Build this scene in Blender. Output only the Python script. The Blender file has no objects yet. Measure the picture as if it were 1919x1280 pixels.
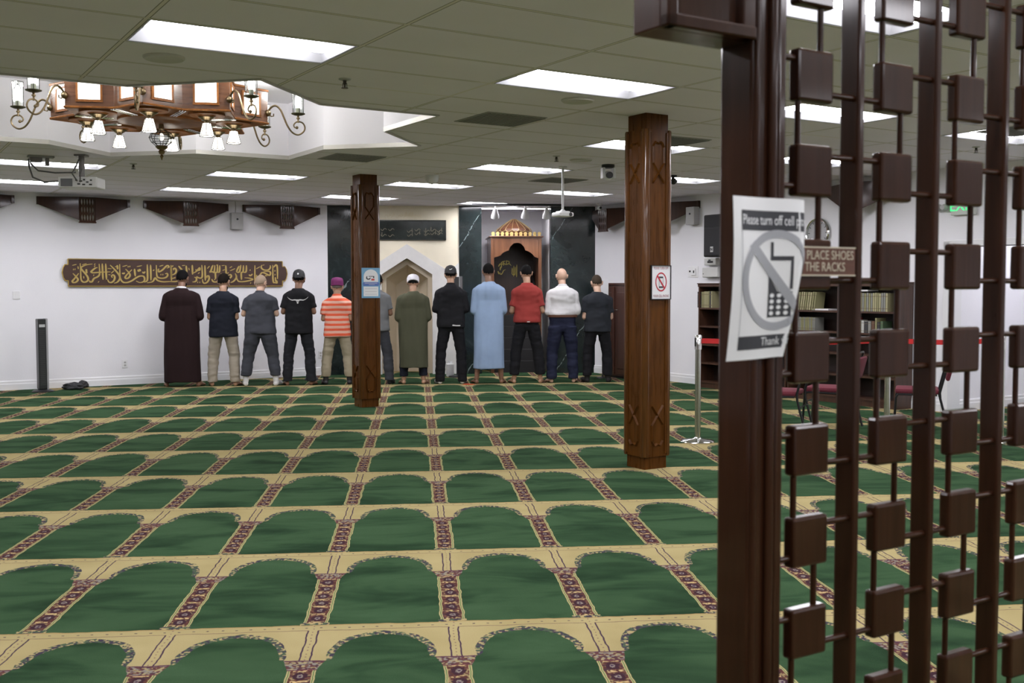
import bpy, bmesh, math, random
import numpy as np
from mathutils import Vector, Matrix, noise as mnoise
from mathutils.bvhtree import BVHTree

PI = math.pi
scene = bpy.context.scene
COL = scene.collection

# ------------------------------------------------------------------ camera, world, exposure
CAM_H, CAM_F = 1.5, 1988.0
YAW, PITCH, ROLL = 0.0891728, 0.0508382, 0.0016070


def look(yaw, pitch, roll):
    cy, sy, cp, sp = math.cos(yaw), math.sin(yaw), math.cos(pitch), math.sin(pitch)
    fw = Vector((sy * cp, cy * cp, -sp))
    r = Vector((cy, -sy, 0))
    d = fw.cross(r)
    cr, sr = math.cos(roll), math.sin(roll)
    return r * cr + d * sr, d * cr - r * sr, fw


_r, _d, _f = look(YAW, PITCH, ROLL)
cam_data = bpy.data.cameras.new('camera')
cam = bpy.data.objects.new('camera', cam_data)
COL.objects.link(cam)
cam.matrix_world = Matrix(((_r.x, -_d.x, -_f.x, 0), (_r.y, -_d.y, -_f.y, 0), (_r.z, -_d.z, -_f.z, CAM_H), (0, 0, 0, 1)))
cam_data.sensor_fit = 'HORIZONTAL'
cam_data.sensor_width = 36.0
cam_data.lens = CAM_F / 1919.0 * 36.0
cam_data.clip_start = 0.05
cam_data.dof.use_dof = True
cam_data.dof.focus_distance = 13.0
cam_data.dof.aperture_fstop = 7.1
scene.camera = cam

scene.view_settings.view_transform = 'Standard'
scene.view_settings.look = 'None'
scene.view_settings.gamma = 1.0
scene.view_settings.exposure = 0.20
scene.view_settings.use_curve_mapping = False
scene.cycles.max_bounces = 10
scene.cycles.diffuse_bounces = 6
scene.cycles.glossy_bounces = 4
scene.cycles.transmission_bounces = 6
scene.cycles.transparent_max_bounces = 12
scene.cycles.sample_clamp_indirect = 6.0
scene.cycles.caustics_reflective = False
scene.cycles.caustics_refractive = False

world = bpy.data.worlds.new('world')
scene.world = world
world.use_nodes = True
world.node_tree.nodes['Background'].inputs[0].default_value = (0.05, 0.05, 0.055, 1)
world.node_tree.nodes['Background'].inputs[1].default_value = 0.2

LAMP_POWER = 24.0          # ceiling fixture lens radiance
LAMP_COL = (1.0, 0.985, 1.05, 1)

# ------------------------------------------------------------------ frames of the place
# world x,y = the carpet (prayer direction is +y); the building is turned by BETA
BETA = 0.468407
CU, SU = math.cos(BETA), math.sin(BETA)
H = 2.91
T_WALL = 17.15
S_WALL = 11.1
Y_MIH = 18.45


def at(s, t, z=0.0):
    return Vector((s * CU - t * SU, s * SU + t * CU, z))


# ------------------------------------------------------------------ node helpers
class NT:
    def __init__(self, mat):
        mat.use_nodes = True
        self.t = mat.node_tree
        self.t.nodes.clear()

    def n(self, kind, **kw):
        nd = self.t.nodes.new(kind)
        for k, v in kw.items():
            setattr(nd, k, v)
        return nd

    def link(self, a, b):
        self.t.links.new(a, b)

    def put(self, sock, v):
        if hasattr(v, 'is_output'):
            self.link(v, sock)
        elif isinstance(v, (tuple, list)) and len(v) == 3 and sock.type == 'RGBA':
            sock.default_value = (*v, 1)
        else:
            sock.default_value = v

    def m(self, op, a, b=0.0, c=0.0):
        nd = self.n('ShaderNodeMath', operation=op)
        self.put(nd.inputs[0], a)
        if op not in ('ABSOLUTE', 'FRACT', 'SINE', 'FLOOR'):
            self.put(nd.inputs[1], b)
        if op in ('MULTIPLY_ADD', 'COMPARE', 'WRAP'):
            self.put(nd.inputs[2], c)
        return nd.outputs[0]

    def lt(self, a, b): return self.m('LESS_THAN', a, b)
    def gt(self, a, b): return self.m('GREATER_THAN', a, b)
    def both(self, *a):
        r = a[0]
        for x in a[1:]:
            r = self.m('MULTIPLY', r, x)
        return r

    def mix(self, f, a, b, mode='MIX'):
        nd = self.n('ShaderNodeMix', data_type='RGBA', blend_type=mode)
        self.put(nd.inputs[0], f)
        self.put(nd.inputs[6], a if hasattr(a, 'is_output') else (*a[:3], 1))
        self.put(nd.inputs[7], b if hasattr(b, 'is_output') else (*b[:3], 1))
        return nd.outputs[2]

    def noise(self, vec, scale, detail=2.0, rough=0.5, dist=0.0):
        nd = self.n('ShaderNodeTexNoise')
        if vec is not None:
            self.link(vec, nd.inputs['Vector'])
        nd.inputs['Scale'].default_value = scale
        nd.inputs['Detail'].default_value = detail
        nd.inputs['Roughness'].default_value = rough
        nd.inputs['Distortion'].default_value = dist
        return nd.outputs['Fac']

    def ramp(self, fac, stops):
        nd = self.n('ShaderNodeValToRGB')
        els = nd.color_ramp.elements
        while len(els) < len(stops):
            els.new(0.5)
        for e, (p, c) in zip(els, stops):
            e.position = p
            e.color = (*c[:3], 1)
        self.put(nd.inputs[0], fac)
        return nd.outputs[0]

    def coords(self, kind='Object', scale=(1, 1, 1)):
        tc = self.n('ShaderNodeTexCoord')
        mp = self.n('ShaderNodeMapping')
        mp.inputs['Scale'].default_value = scale
        self.link(tc.outputs[kind], mp.inputs['Vector'])
        return mp.outputs[0]

    def finish(self, color, rough=0.5, metal=0.0, bump=None, bump_d=0.01, coat=0.0, spec=0.5, emis=None, emis_s=0.0, alpha=None):
        p = self.n('ShaderNodeBsdfPrincipled')
        out = self.n('ShaderNodeOutputMaterial')
        self.put(p.inputs['Base Color'], color if hasattr(color, 'is_output') else (*color[:3], 1))
        self.put(p.inputs['Roughness'], rough)
        self.put(p.inputs['Metallic'], metal)
        p.inputs['Specular IOR Level'].default_value = spec
        if coat:
            p.inputs['Coat Weight'].default_value = coat
            p.inputs['Coat Roughness'].default_value = 0.10
        if emis is not None:
            self.put(p.inputs['Emission Color'], emis if hasattr(emis, 'is_output') else (*emis[:3], 1))
            self.put(p.inputs['Emission Strength'], emis_s)
        if bump is not None:
            b = self.n('ShaderNodeBump')
            b.inputs['Distance'].default_value = bump_d
            b.inputs['Strength'].default_value = 1.0
            self.link(bump, b.inputs['Height'])
            self.link(b.outputs[0], p.inputs['Normal'])
        self.link(p.outputs[0], out.inputs[0])
        return p


MATS = {}


def mat(name, color=(0.5, 0.5, 0.5), rough=0.5, metal=0.0, coat=0.0, var=0.0, scale=8.0, spec=0.5, bump=0.0, stretch=(1, 1, 1), emis=0.0):
    """plain procedural surface: colour with a little noise variation and optional bump"""
    if name in MATS:
        return MATS[name]
    M = bpy.data.materials.new(name)
    t = NT(M)
    c = color
    bmp = None
    if var or bump:
        v = t.coords('Object', stretch)
        f = t.noise(v, scale, 3.0, 0.55)
        if var:
            lo = tuple(max(0.0, x * (1 - var)) for x in color[:3])
            hi = tuple(min(1.0, x * (1 + var)) for x in color[:3])
            c = t.ramp(f, [(0.3, lo), (0.7, hi)])
        if bump:
            bmp = f
    t.finish(c, rough, metal, bmp, bump, coat, spec, emis=color if emis else None, emis_s=emis)
    MATS[name] = M
    return M


def wood(name, dark, light, rough=0.35, coat=0.3, stretch=(14, 14, 1.2), scale=2.0, bump=0.0006, spec=0.5):
    if name in MATS:
        return MATS[name]
    M = bpy.data.materials.new(name)
    t = NT(M)
    v = t.coords('Object', stretch)
    f = t.noise(v, scale, 6.0, 0.6, 0.4)
    v2 = t.coords('Object', (1, 1, 0.35))
    g = t.noise(v2, 3.0, 2.0, 0.5)
    c = t.ramp(f, [(0.28, dark), (0.72, light)])
    c = t.mix(t.m('MULTIPLY', g, 0.35), c, tuple(x * 0.75 for x in dark))
    r = t.m('MULTIPLY_ADD', f, 0.15, rough - 0.07)
    t.finish(c, r, 0.0, f, bump, coat, spec)
    MATS[name] = M
    return M


def emit(name, color, strength):
    if name in MATS:
        return MATS[name]
    M = bpy.data.materials.new(name)
    t = NT(M)
    e = t.n('ShaderNodeEmission')
    e.inputs[0].default_value = (*color[:3], 1)
    e.inputs[1].default_value = strength
    o = t.n('ShaderNodeOutputMaterial')
    t.link(e.outputs[0], o.inputs[0])
    MATS[name] = M
    return M


def thin_glass(name, tint=(0.96, 0.98, 0.98), gloss=0.10):
    if name in MATS:
        return MATS[name]
    M = bpy.data.materials.new(name)
    t = NT(M)
    tr = t.n('ShaderNodeBsdfTransparent')
    tr.inputs[0].default_value = (*tint, 1)
    gl = t.n('ShaderNodeBsdfGlossy')
    gl.inputs['Roughness'].default_value = 0.05
    mx = t.n('ShaderNodeMixShader')
    mx.inputs[0].default_value = gloss
    t.link(tr.outputs[0], mx.inputs[1])
    t.link(gl.outputs[0], mx.inputs[2])
    o = t.n('ShaderNodeOutputMaterial')
    t.link(mx.outputs[0], o.inputs[0])
    MATS[name] = M
    return M


# ------------------------------------------------------------------ object helpers
def tag(o, label=None, cat=None, group=None, kind=None):
    if label: o['label'] = label
    if cat: o['category'] = cat
    if group: o['group'] = group
    if kind: o['kind'] = kind
    return o


def thing(name, label, cat, loc=(0, 0, 0), rz=0.0, group=None):
    o = bpy.data.objects.new(name, None)
    o.empty_display_size = 0.1
    COL.objects.link(o)
    o.location = loc
    o.rotation_euler = (0, 0, rz)
    return tag(o, label, cat, group)


def link_mesh(name, me, mats=None, parent=None, smooth=False, loc=None, rz=None):
    o = bpy.data.objects.new(name, me)
    COL.objects.link(o)
    if mats is not None:
        if not isinstance(mats, (list, tuple)):
            mats = [mats]
        me.materials.clear()
        for x in mats:
            me.materials.append(x)
    if smooth:
        for p in me.polygons:
            p.use_smooth = True
    if parent is not None:
        o.parent = parent
    if loc is not None:
        o.location = loc
    if rz is not None:
        o.rotation_euler = (0, 0, rz)
    return o


class MB:
    """collects shapes that become ONE mesh object"""

    def __init__(self):
        self.v, self.f, self.mi = [], [], []
        self.mat = 0

    def add(self, vs, fs):
        b = len(self.v)
        self.v += [tuple(x) for x in vs]
        self.f += [tuple(i + b for i in q) for q in fs]
        self.mi += [self.mat] * len(fs)
        return self

    def box(self, x0, x1, y0, y1, z0, z1):
        if x0 > x1: x0, x1 = x1, x0
        if y0 > y1: y0, y1 = y1, y0
        if z0 > z1: z0, z1 = z1, z0
        vs = [(x, y, z) for z in (z0, z1) for y in (y0, y1) for x in (x0, x1)]
        return self.add(vs, [(0, 2, 3, 1), (4, 5, 7, 6), (0, 1, 5, 4), (2, 6, 7, 3), (0, 4, 6, 2), (1, 3, 7, 5)])

    def bbox(self, x0, x1, y0, y1, z0, z1, b=0.004):
        """box with chamfered edges"""
        bm = bmesh.new()
        bmesh.ops.create_cube(bm, size=1.0)
        for v in bm.verts:
            v.co = Vector(((x0 + x1) / 2 + v.co.x * abs(x1 - x0), (y0 + y1) / 2 + v.co.y * abs(y1 - y0), (z0 + z1) / 2 + v.co.z * abs(z1 - z0)))
        bmesh.ops.bevel(bm, geom=bm.edges[:], offset=b, segments=2, profile=0.5, affect='EDGES')
        bm.verts.index_update()
        self.add([v.co.copy() for v in bm.verts], [[v.index for v in f.verts] for f in bm.faces])
        bm.free()
        return self

    def prism(self, poly, vec):
        """planar polygon (3D points) extruded by vec"""
        n = len(poly)
        p = [Vector(q) for q in poly]
        w = [q + Vector(vec) for q in p]
        fs = [tuple(range(n - 1, -1, -1)), tuple(range(n, 2 * n))]
        fs += [(i, (i + 1) % n, (i + 1) % n + n, i + n) for i in range(n)]
        return self.add(p + w, fs)

    def rings(self, rs, cap=True, closed=True):
        n = len(rs[0])
        vs = [q for r in rs for q in r]
        fs = []
        for k in range(len(rs) - 1):
            for i in range(n if closed else n - 1):
                j = (i + 1) % n
                fs.append((k * n + i, k * n + j, (k + 1) * n + j, (k + 1) * n + i))
        if cap:
            fs.append(tuple(range(n - 1, -1, -1)))
            fs.append(tuple((len(rs) - 1) * n + i for i in range(n)))
        return self.add(vs, fs)

    def cone(self, p0, p1, r0, r1, n=16, cap=True):
        p0, p1 = Vector(p0), Vector(p1)
        ax = (p1 - p0).normalized()
        a = ax.orthogonal().normalized()
        b = ax.cross(a)
        rs = [[p + (a * math.cos(2 * PI * i / n) + b * math.sin(2 * PI * i / n)) * r for i in range(n)] for p, r in ((p0, r0), (p1, r1))]
        return self.rings(rs, cap)

    def lathe(self, prof, c=(0, 0, 0), n=24, cap=True, axis='z', rot=0.0):
        rs = []
        for r, h in prof:
            ring = []
            for i in range(n):
                an = 2 * PI * i / n + rot
                if axis == 'z':
                    ring.append((c[0] + r * math.cos(an), c[1] + r * math.sin(an), c[2] + h))
                elif axis == 'y':
                    ring.append((c[0] + r * math.cos(an), c[1] + h, c[2] + r * math.sin(an)))
                else:
                    ring.append((c[0] + h, c[1] + r * math.cos(an), c[2] + r * math.sin(an)))
            rs.append(ring)
        return self.rings(rs, cap)

    def ball(self, c, r, nu=16, nv=10):
        if not isinstance(r, (tuple, list)):
            r = (r, r, r)
        rs = []
        for k in range(nv + 1):
            ph = -PI / 2 + PI * k / nv
            q = max(math.cos(ph), 0.02)
            rs.append([(c[0] + r[0] * q * math.cos(2 * PI * i / nu), c[1] + r[1] * q * math.sin(2 * PI * i / nu), c[2] + r[2] * math.sin(ph)) for i in range(nu)])
        return self.rings(rs)

    def tube(self, pts, r, n=10, cap=True):
        pts = [Vector(p) for p in pts]
        if not isinstance(r, (list, tuple)):
            r = [r] * len(pts)
        rs = []
        up = None
        for i, p in enumerate(pts):
            d = (pts[min(i + 1, len(pts) - 1)] - pts[max(i - 1, 0)]).normalized()
            if up is None:
                up = d.orthogonal().normalized()
            a = (up - d * up.dot(d))
            a = a.normalized() if a.length > 1e-6 else d.orthogonal().normalized()
            up = a
            b = d.cross(a)
            rs.append([p + (a * math.cos(2 * PI * k / n) + b * math.sin(2 * PI * k / n)) * r[i] for k in range(n)])
        return self.rings(rs, cap)

    def ribbon(self, pts, w, y, th=0.003, taper=0.35):
        """flat brush stroke in the x-z plane at depth y, standing th proud towards -y"""
        P = [Vector((p[0], p[1])) for p in pts]
        # smooth (Catmull-Rom)
        Q = []
        for i in range(len(P) - 1):
            a, b, c, d = P[max(i - 1, 0)], P[i], P[i + 1], P[min(i + 2, len(P) - 1)]
            for k in range(5):
                u = k / 5
                Q.append(0.5 * ((2 * b) + (c - a) * u + (2 * a - 5 * b + 4 * c - d) * u * u + (3 * b - a - 3 * c + d) * u ** 3))
        Q.append(P[-1])
        n = len(Q)
        rs = []
        for i, q in enumerate(Q):
            d = Q[min(i + 1, n - 1)] - Q[max(i - 1, 0)]
            d = d.normalized() if d.length > 1e-9 else Vector((1, 0))
            nn = Vector((-d.y, d.x))
            e = min(i, n - 1 - i) / max(1.0, (n - 1) * 0.25)
            ww = w * (taper + (1 - taper) * min(1.0, e)) * (0.8 + 0.35 * abs(d.y))
            a, b = q + nn * ww / 2, q - nn * ww / 2
            rs.append([(a.x, y, a.y), (a.x, y - th, a.y), (b.x, y - th, b.y), (b.x, y, b.y)])
        return self.rings(rs)

    def xform(self, M, start=0):
        for i in range(start, len(self.v)):
            self.v[i] = tuple(M @ Vector(self.v[i]))
        return self

    def mesh(self, name):
        me = bpy.data.meshes.new(name)
        me.from_pydata(self.v, [], self.f)
        me.update()
        bm = bmesh.new()
        bm.from_mesh(me)
        bmesh.ops.recalc_face_normals(bm, faces=bm.faces[:])
        bm.to_mesh(me)
        bm.free()
        return me

    def build(self, name, mats, parent=None, smooth=False, loc=None, rz=None):
        me = self.mesh(name)
        mi = list(self.mi)
        o = link_mesh(name, me, mats, parent, smooth, loc, rz)
        if any(mi):
            me.polygons.foreach_set('material_index', mi)
        if smooth:
            try:
                me.set_sharp_from_angle(angle=math.radians(40))
            except Exception:
                pass
        return o


def dup(root, loc, rz=None, label=None, group=None):
    """copy of a thing with copies of its parts and sub-parts"""
    r = root.copy()
    COL.objects.link(r)
    r.location = loc
    if rz is not None:
        r.rotation_euler = (0, 0, rz)
    if label: r['label'] = label
    if group: r['group'] = group
    for ch in list(root.children):
        c = ch.copy(); COL.objects.link(c); c.parent = r
        for g in list(ch.children):
            d = g.copy(); COL.objects.link(d); d.parent = c
    return r


def text_mesh(body, size, align='CENTER', extrude=0.0, sx=1.0):
    """lettering as a mesh in the x-z plane, facing -y, centred"""
    cu = bpy.data.curves.new('lettering', 'FONT')
    cu.body = body
    cu.size = size
    cu.align_x = align
    cu.align_y = 'CENTER'
    cu.extrude = extrude
    cu.resolution_u = 3
    o = bpy.data.objects.new('lettering', cu)
    COL.objects.link(o)
    bpy.context.view_layer.update()
    me = bpy.data.meshes.new_from_object(o.evaluated_get(bpy.context.evaluated_depsgraph_get()))
    bpy.data.objects.remove(o)
    bpy.data.curves.remove(cu)
    for v in me.vertices:
        v.co = Vector((v.co.x * sx, -v.co.z, v.co.y))
    me.update()
    return me


ARAB = {'ا': 'ﺍﺎﺍﺎ', 'ب': 'ﺏﺐﺑﺒ', 'س': 'ﺱﺲﺳﺴ', 'م': 'ﻡﻢﻣﻤ', 'ل': 'ﻝﻞﻟﻠ', 'ه': 'ﻩﻪﻫﻬ', 'ر': 'ﺭﺮﺭﺮ', 'ح': 'ﺡﺢﺣﺤ', 'ن': 'ﻥﻦﻧﻨ', 'ي': 'ﻱﻲﻳﻴ', 'د': 'ﺩﺪﺩﺪ', 'ك': 'ﻙﻚﻛﻜ', 'ق': 'ﻕﻖﻗﻘ', 'و': 'ﻭﻮﻭﻮ', 'ج': 'ﺝﺞﺟﺠ', 'ف': 'ﻑﻒﻓﻔ', 'ش': 'ﺵﺶﺷﺸ', 'ط': 'ﻁﻂﻃﻄ', 'ت': 'ﺕﺖﺗﺘ', 'ث': 'ﺙﺚﺛﺜ', 'ذ': 'ﺫﺬﺫﺬ'}


def arabic(s):
    """joined letter forms in visual order (right to left)"""
    out = []
    for w in s.split(' '):
        q = ''
        for i, ch in enumerate(w):
            prev = i > 0 and w[i - 1] not in 'اردوذ'
            nxt = i < len(w) - 1 and ch not in 'اردوذ'
            q += ARAB[ch][(1 if not nxt else 3) if prev else (0 if not nxt else 2)]
        out.append(q[::-1])
    return ' '.join(out[::-1])

# ------------------------------------------------------------------ materials of the room
def wall_mat():
    M = bpy.data.materials.new('white_wall_paint')
    t = NT(M)
    v = t.coords('Object')
    f = t.noise(v, 1.2, 2.0)
    g = t.noise(v, 60.0, 2.0)
    c = t.ramp(f, [(0.3, (0.82, 0.815, 0.85)), (0.7, (0.86, 0.855, 0.885))])
    t.finish(c, 0.65, 0, g, 0.0008, spec=0.3)
    return M


WALL = wall_mat()
WHITE = mat('white_paint', (0.78, 0.78, 0.79), 0.45)
TRIM = mat('white_gloss_trim', (0.8, 0.8, 0.81), 0.3)
DARKWOOD = wood('dark_brown_stained_wood', (0.028, 0.0095, 0.0045), (0.056, 0.020, 0.009), 0.30, 0.45, spec=0.12)
PILWOOD = wood('varnished_brown_wood', (0.050, 0.017, 0.003), (0.122, 0.044, 0.007), 0.28, 0.0, spec=0.14)
PILGLOSS = wood('glossy_varnished_moulding', (0.060, 0.021, 0.004), (0.130, 0.048, 0.009), 0.30, 0.6, spec=0.2)
CHROME = mat('chrome', (0.75, 0.75, 0.74), 0.12, 1.0)
BLACK = mat('black_plastic', (0.012, 0.012, 0.013), 0.4)
BLACKM = mat('black_metal', (0.015, 0.015, 0.016), 0.35, 0.4)
GREYP = mat('light_grey_plastic', (0.45, 0.45, 0.44), 0.5)
BRASS = mat('antique_brass', (0.25, 0.19, 0.11), 0.34, 1.0, var=0.2, scale=30)
GOLD = mat('gold_leaf', (0.55, 0.38, 0.10), 0.38, 0.55)


def carpet_mat():
    M = bpy.data.materials.new('prayer_row_carpet')
    t = NT(M)
    tc = t.n('ShaderNodeTexCoord')
    sep = t.n('ShaderNodeSeparateXYZ')
    pos = tc.outputs['Object']
    t.link(pos, sep.inputs[0])
    wob = t.n('ShaderNodeTexNoise')
    t.link(pos, wob.inputs['Vector'])
    wob.inputs['Scale'].default_value = 9.0
    ws = t.n('ShaderNodeSeparateColor')
    t.link(wob.outputs['Color'], ws.inputs[0])
    X = t.m('ADD', sep.outputs[0], t.m('MULTIPLY', t.m('SUBTRACT', ws.outputs[0], 0.5), 0.022))
    Y = t.m('ADD', sep.outputs[1], t.m('MULTIPLY', t.m('SUBTRACT', ws.outputs[1], 0.5), 0.03))
    u = t.m('SUBTRACT', t.m('FRACT', t.m('DIVIDE', t.m('SUBTRACT', X, 0.152), 0.6122)), 0.5)
    v = t.m('FRACT', t.m('DIVIDE', t.m('SUBTRACT', Y, 4.711), 1.311))
    au = t.m('ABSOLUTE', u)
    ds = t.m('SUBTRACT', 0.5, au)

    def curve(pts):
        nd = t.n('ShaderNodeFloatCurve')
        cm = nd.mapping
        c = cm.curves[0]
        while len(c.points) < len(pts):
            c.points.new(0.5, 0.5)
        for p, (x, y) in zip(c.points, pts):
            p.location = (x, y)
            p.handle_type = 'VECTOR'
        cm.update()
        t.link(v, nd.inputs['Value'])
        return nd.outputs[0]

    hout = curve([(0, .41), (.655, .36), (.70, .372), (.735, .365), (.78, .342), (.82, .315), (.85, .278), (.875, .23), (.895, .165), (.912, .09), (.926, 0), (1, 0)])
    hin = curve([(0, .41), (.64, .36), (.67, .325), (.70, .318), (.74, .305), (.78, .285), (.815, .25), (.84, .215), (.86, .17), (.878, .1), (.892, 0), (1, 0)])
    up = t.gt(v, 0.655)
    capz = t.both(t.gt(v, 0.572), t.lt(v, 0.655))
    low = t.lt(v, 0.572)
    # greens
    vv = t.n('ShaderNodeMapping')
    vv.inputs['Scale'].default_value = (0.8, 2.0, 1)
    t.link(pos, vv.inputs['Vector'])
    g1 = t.noise(vv.outputs[0], 1.6, 3.0, 0.6, 0.6)
    g2 = t.noise(pos, 42.0, 2.0, 0.6)
    green = t.ramp(g1, [(0.32, (0.013, 0.031, 0.015)), (0.44, (0.024, 0.054, 0.025)), (0.54, (0.037, 0.077, 0.035)), (0.72, (0.049, 0.097, 0.046))])
    green = t.mix(t.m('MULTIPLY', g2, 0.3), green, (0.034, 0.069, 0.032))
    gd = t.m('SUBTRACT', 1.0, t.gt(v, 0.012))
    # creams
    c1 = t.noise(pos, 3.0, 2.0)
    cream = t.ramp(c1, [(0.3, (0.335, 0.272, 0.125)), (0.7, (0.395, 0.326, 0.158))])
    dark = (0.055, 0.030, 0.055)
    burg = (0.085, 0.033, 0.027)
    yel = (0.40, 0.34, 0.16)
    # leaf border along the arch
    vo = t.n('ShaderNodeTexVoronoi')
    t.link(pos, vo.inputs['Vector'])
    vo.inputs['Scale'].default_value = 80.0
    vs = t.n('ShaderNodeSeparateColor')
    t.link(vo.outputs['Color'], vs.inputs[0])
    leaf = t.ramp(vs.outputs[0], [(0.0, (0.05, 0.04, 0.06)), (0.36, (0.05, 0.04, 0.06)), (0.38, (0.36, 0.29, 0.14)), (0.62, (0.36, 0.29, 0.14)), (0.64, (0.07, 0.10, 0.06)), (1, (0.12, 0.06, 0.05))])
    leaf.node.color_ramp.interpolation = 'CONSTANT'
    # medallion strip
    my = t.m('SUBTRACT', t.m('FRACT', t.m('DIVIDE', t.m('SUBTRACT', v, 0.03), 0.0903)), 0.5)
    e1 = t.m('SQRT', t.m('ADD', t.m('POWER', t.m('DIVIDE', t.m('SUBTRACT', 0.5, au), 0.046), 2.0), t.m('POWER', t.m('DIVIDE', my, 0.36), 2.0)))
    jag = t.noise(pos, 70.0, 2.0)
    e1 = t.m('ADD', e1, t.m('MULTIPLY', t.m('SUBTRACT', jag, 0.5), 0.9))
    strip = t.ramp(vs.outputs[1], [(0.0, burg), (0.40, (0.135, 0.060, 0.044)), (0.62, (0.27, 0.20, 0.10)), (0.80, (0.065, 0.034, 0.038))])
    strip.node.color_ramp.interpolation = 'CONSTANT'
    strip = t.mix(t.lt(e1, 1.0), strip, (0.045, 0.020, 0.028))
    strip = t.mix(t.lt(e1, 0.42), strip, (0.24, 0.20, 0.17))
    strip = t.mix(t.lt(e1, 0.22), strip, (0.06, 0.03, 0.06))
    mid = t.m('ABSOLUTE', t.m('SUBTRACT', t.m('ABSOLUTE', my), 0.5))
    gold_row = t.both(t.lt(mid, 0.09), t.lt(ds, 0.05), t.gt(vs.outputs[2], 0.45))
    strip = t.mix(gold_row, strip, (0.50, 0.36, 0.17))
    edge = t.mix(t.lt(t.m('ABSOLUTE', t.m('SUBTRACT', ds, 0.078)), 0.0035), yel, (0.10, 0.16, 0.06))
    strip = t.mix(t.gt(ds, 0.068), strip, edge)
    foot = t.lt(v, 0.026)
    strip = t.mix(foot, strip, leaf)
    # capital
    capc = t.ramp(vs.outputs[1], [(0.0, (0.11, 0.045, 0.042)), (0.36, (0.32, 0.26, 0.13)), (0.56, (0.075, 0.036, 0.045)), (0.76, (0.22, 0.20, 0.17))])
    capc.node.color_ramp.interpolation = 'CONSTANT'
    capc = t.mix(t.gt(v, 0.646), capc, (0.09, 0.035, 0.06))
    capc = t.mix(t.lt(v, 0.580), capc, (0.12, 0.04, 0.05))
    capw = t.m('MULTIPLY_ADD', t.m('SUBTRACT', v, 0.572), 0.55, 0.092)
    # assemble
    col = green
    col = t.mix(t.both(low, t.lt(ds, 0.09)), col, strip)
    col = t.mix(t.both(foot, t.lt(ds, 0.105)), col, strip)
    col = t.mix(t.both(capz, t.lt(ds, capw)), col, capc)
    # upper field
    notin = t.both(up, t.gt(au, hin))
    col = t.mix(notin, col, leaf)
    notout = t.both(up, t.gt(au, hout))
    upc = cream
    pair = t.both(t.lt(t.m('ABSOLUTE', t.m('SUBTRACT', ds, 0.034)), 0.0055), t.lt(v, 0.943))
    upc = t.mix(pair, upc, dark)
    hl = t.both(t.lt(t.m('ABSOLUTE', t.m('SUBTRACT', v, 0.943)), 0.0022), t.gt(ds, 0.03))
    upc = t.mix(hl, upc, (0.16, 0.10, 0.07))
    dots = t.both(t.lt(t.m('ABSOLUTE', t.m('SUBTRACT', t.m('FRACT', t.m('MULTIPLY', u, 10.0)), 0.5)), 0.09), t.lt(t.m('ABSOLUTE', t.m('SUBTRACT', v, 0.968)), 0.003))
    upc = t.mix(dots, upc, dark)
    dots2 = t.both(t.lt(ds, 0.005), t.lt(t.m('ABSOLUTE', t.m('SUBTRACT', t.m('FRACT', t.m('MULTIPLY', v, 34.0)), 0.5)), 0.14))
    upc = t.mix(dots2, upc, (0.2, 0.12, 0.1))
    upc = t.mix(t.gt(v, 0.992), upc, (0.34, 0.24, 0.10))
    col = t.mix(notout, col, upc)
    p = t.finish(col, 0.95, 0, t.noise(pos, 260.0, 2.0), 0.004, spec=0.03)
    return M


def marble_mat(name, base, vein, seed=0.0):
    M = bpy.data.materials.new(name)
    t = NT(M)
    tc = t.n('ShaderNodeTexCoord')
    mp = t.n('ShaderNodeMapping')
    mp.inputs['Location'].default_value = (seed, seed * 2, seed)
    t.link(tc.outputs['Object'], mp.inputs[0])
    f = t.noise(mp.outputs[0], 2.2, 8.0, 0.62, 1.2)
    g = t.noise(mp.outputs[0], 9.0, 6.0, 0.6, 2.0)
    c = t.ramp(f, [(0.3, tuple(x * 0.55 for x in base)), (0.6, base), (0.8, vein)])
    c = t.mix(t.m('MULTIPLY', t.gt(g, 0.63), 0.28), c, vein)
    # one long pale crack
    sx = t.n('ShaderNodeSeparateXYZ')
    t.link(tc.outputs['Object'], sx.inputs[0])
    line = t.m('ADD', t.m('SUBTRACT', sx.outputs[2], t.m('MULTIPLY', sx.outputs[0], 1.55)), t.m('MULTIPLY', f, 0.25))
    near = t.both(t.lt(t.m('ABSOLUTE', t.m('SUBTRACT', t.m('FRACT', t.m('MULTIPLY', line, 0.42)), 0.5)), 0.005), t.gt(g, 0.45))
    c = t.mix(t.m('MULTIPLY', near, 0.7), c, tuple(min(1, x * 4 + .12) for x in vein))
    t.finish(c, 0.13, 0, None, coat=0.2)
    return M


MARBLE = marble_mat('dark_green_marble', (0.017, 0.025, 0.026), (0.042, 0.060, 0.060))
CREAMW = mat('cream_stone', (0.86, 0.79, 0.62), 0.6, var=0.07, scale=2.0, bump=0.001)


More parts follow.
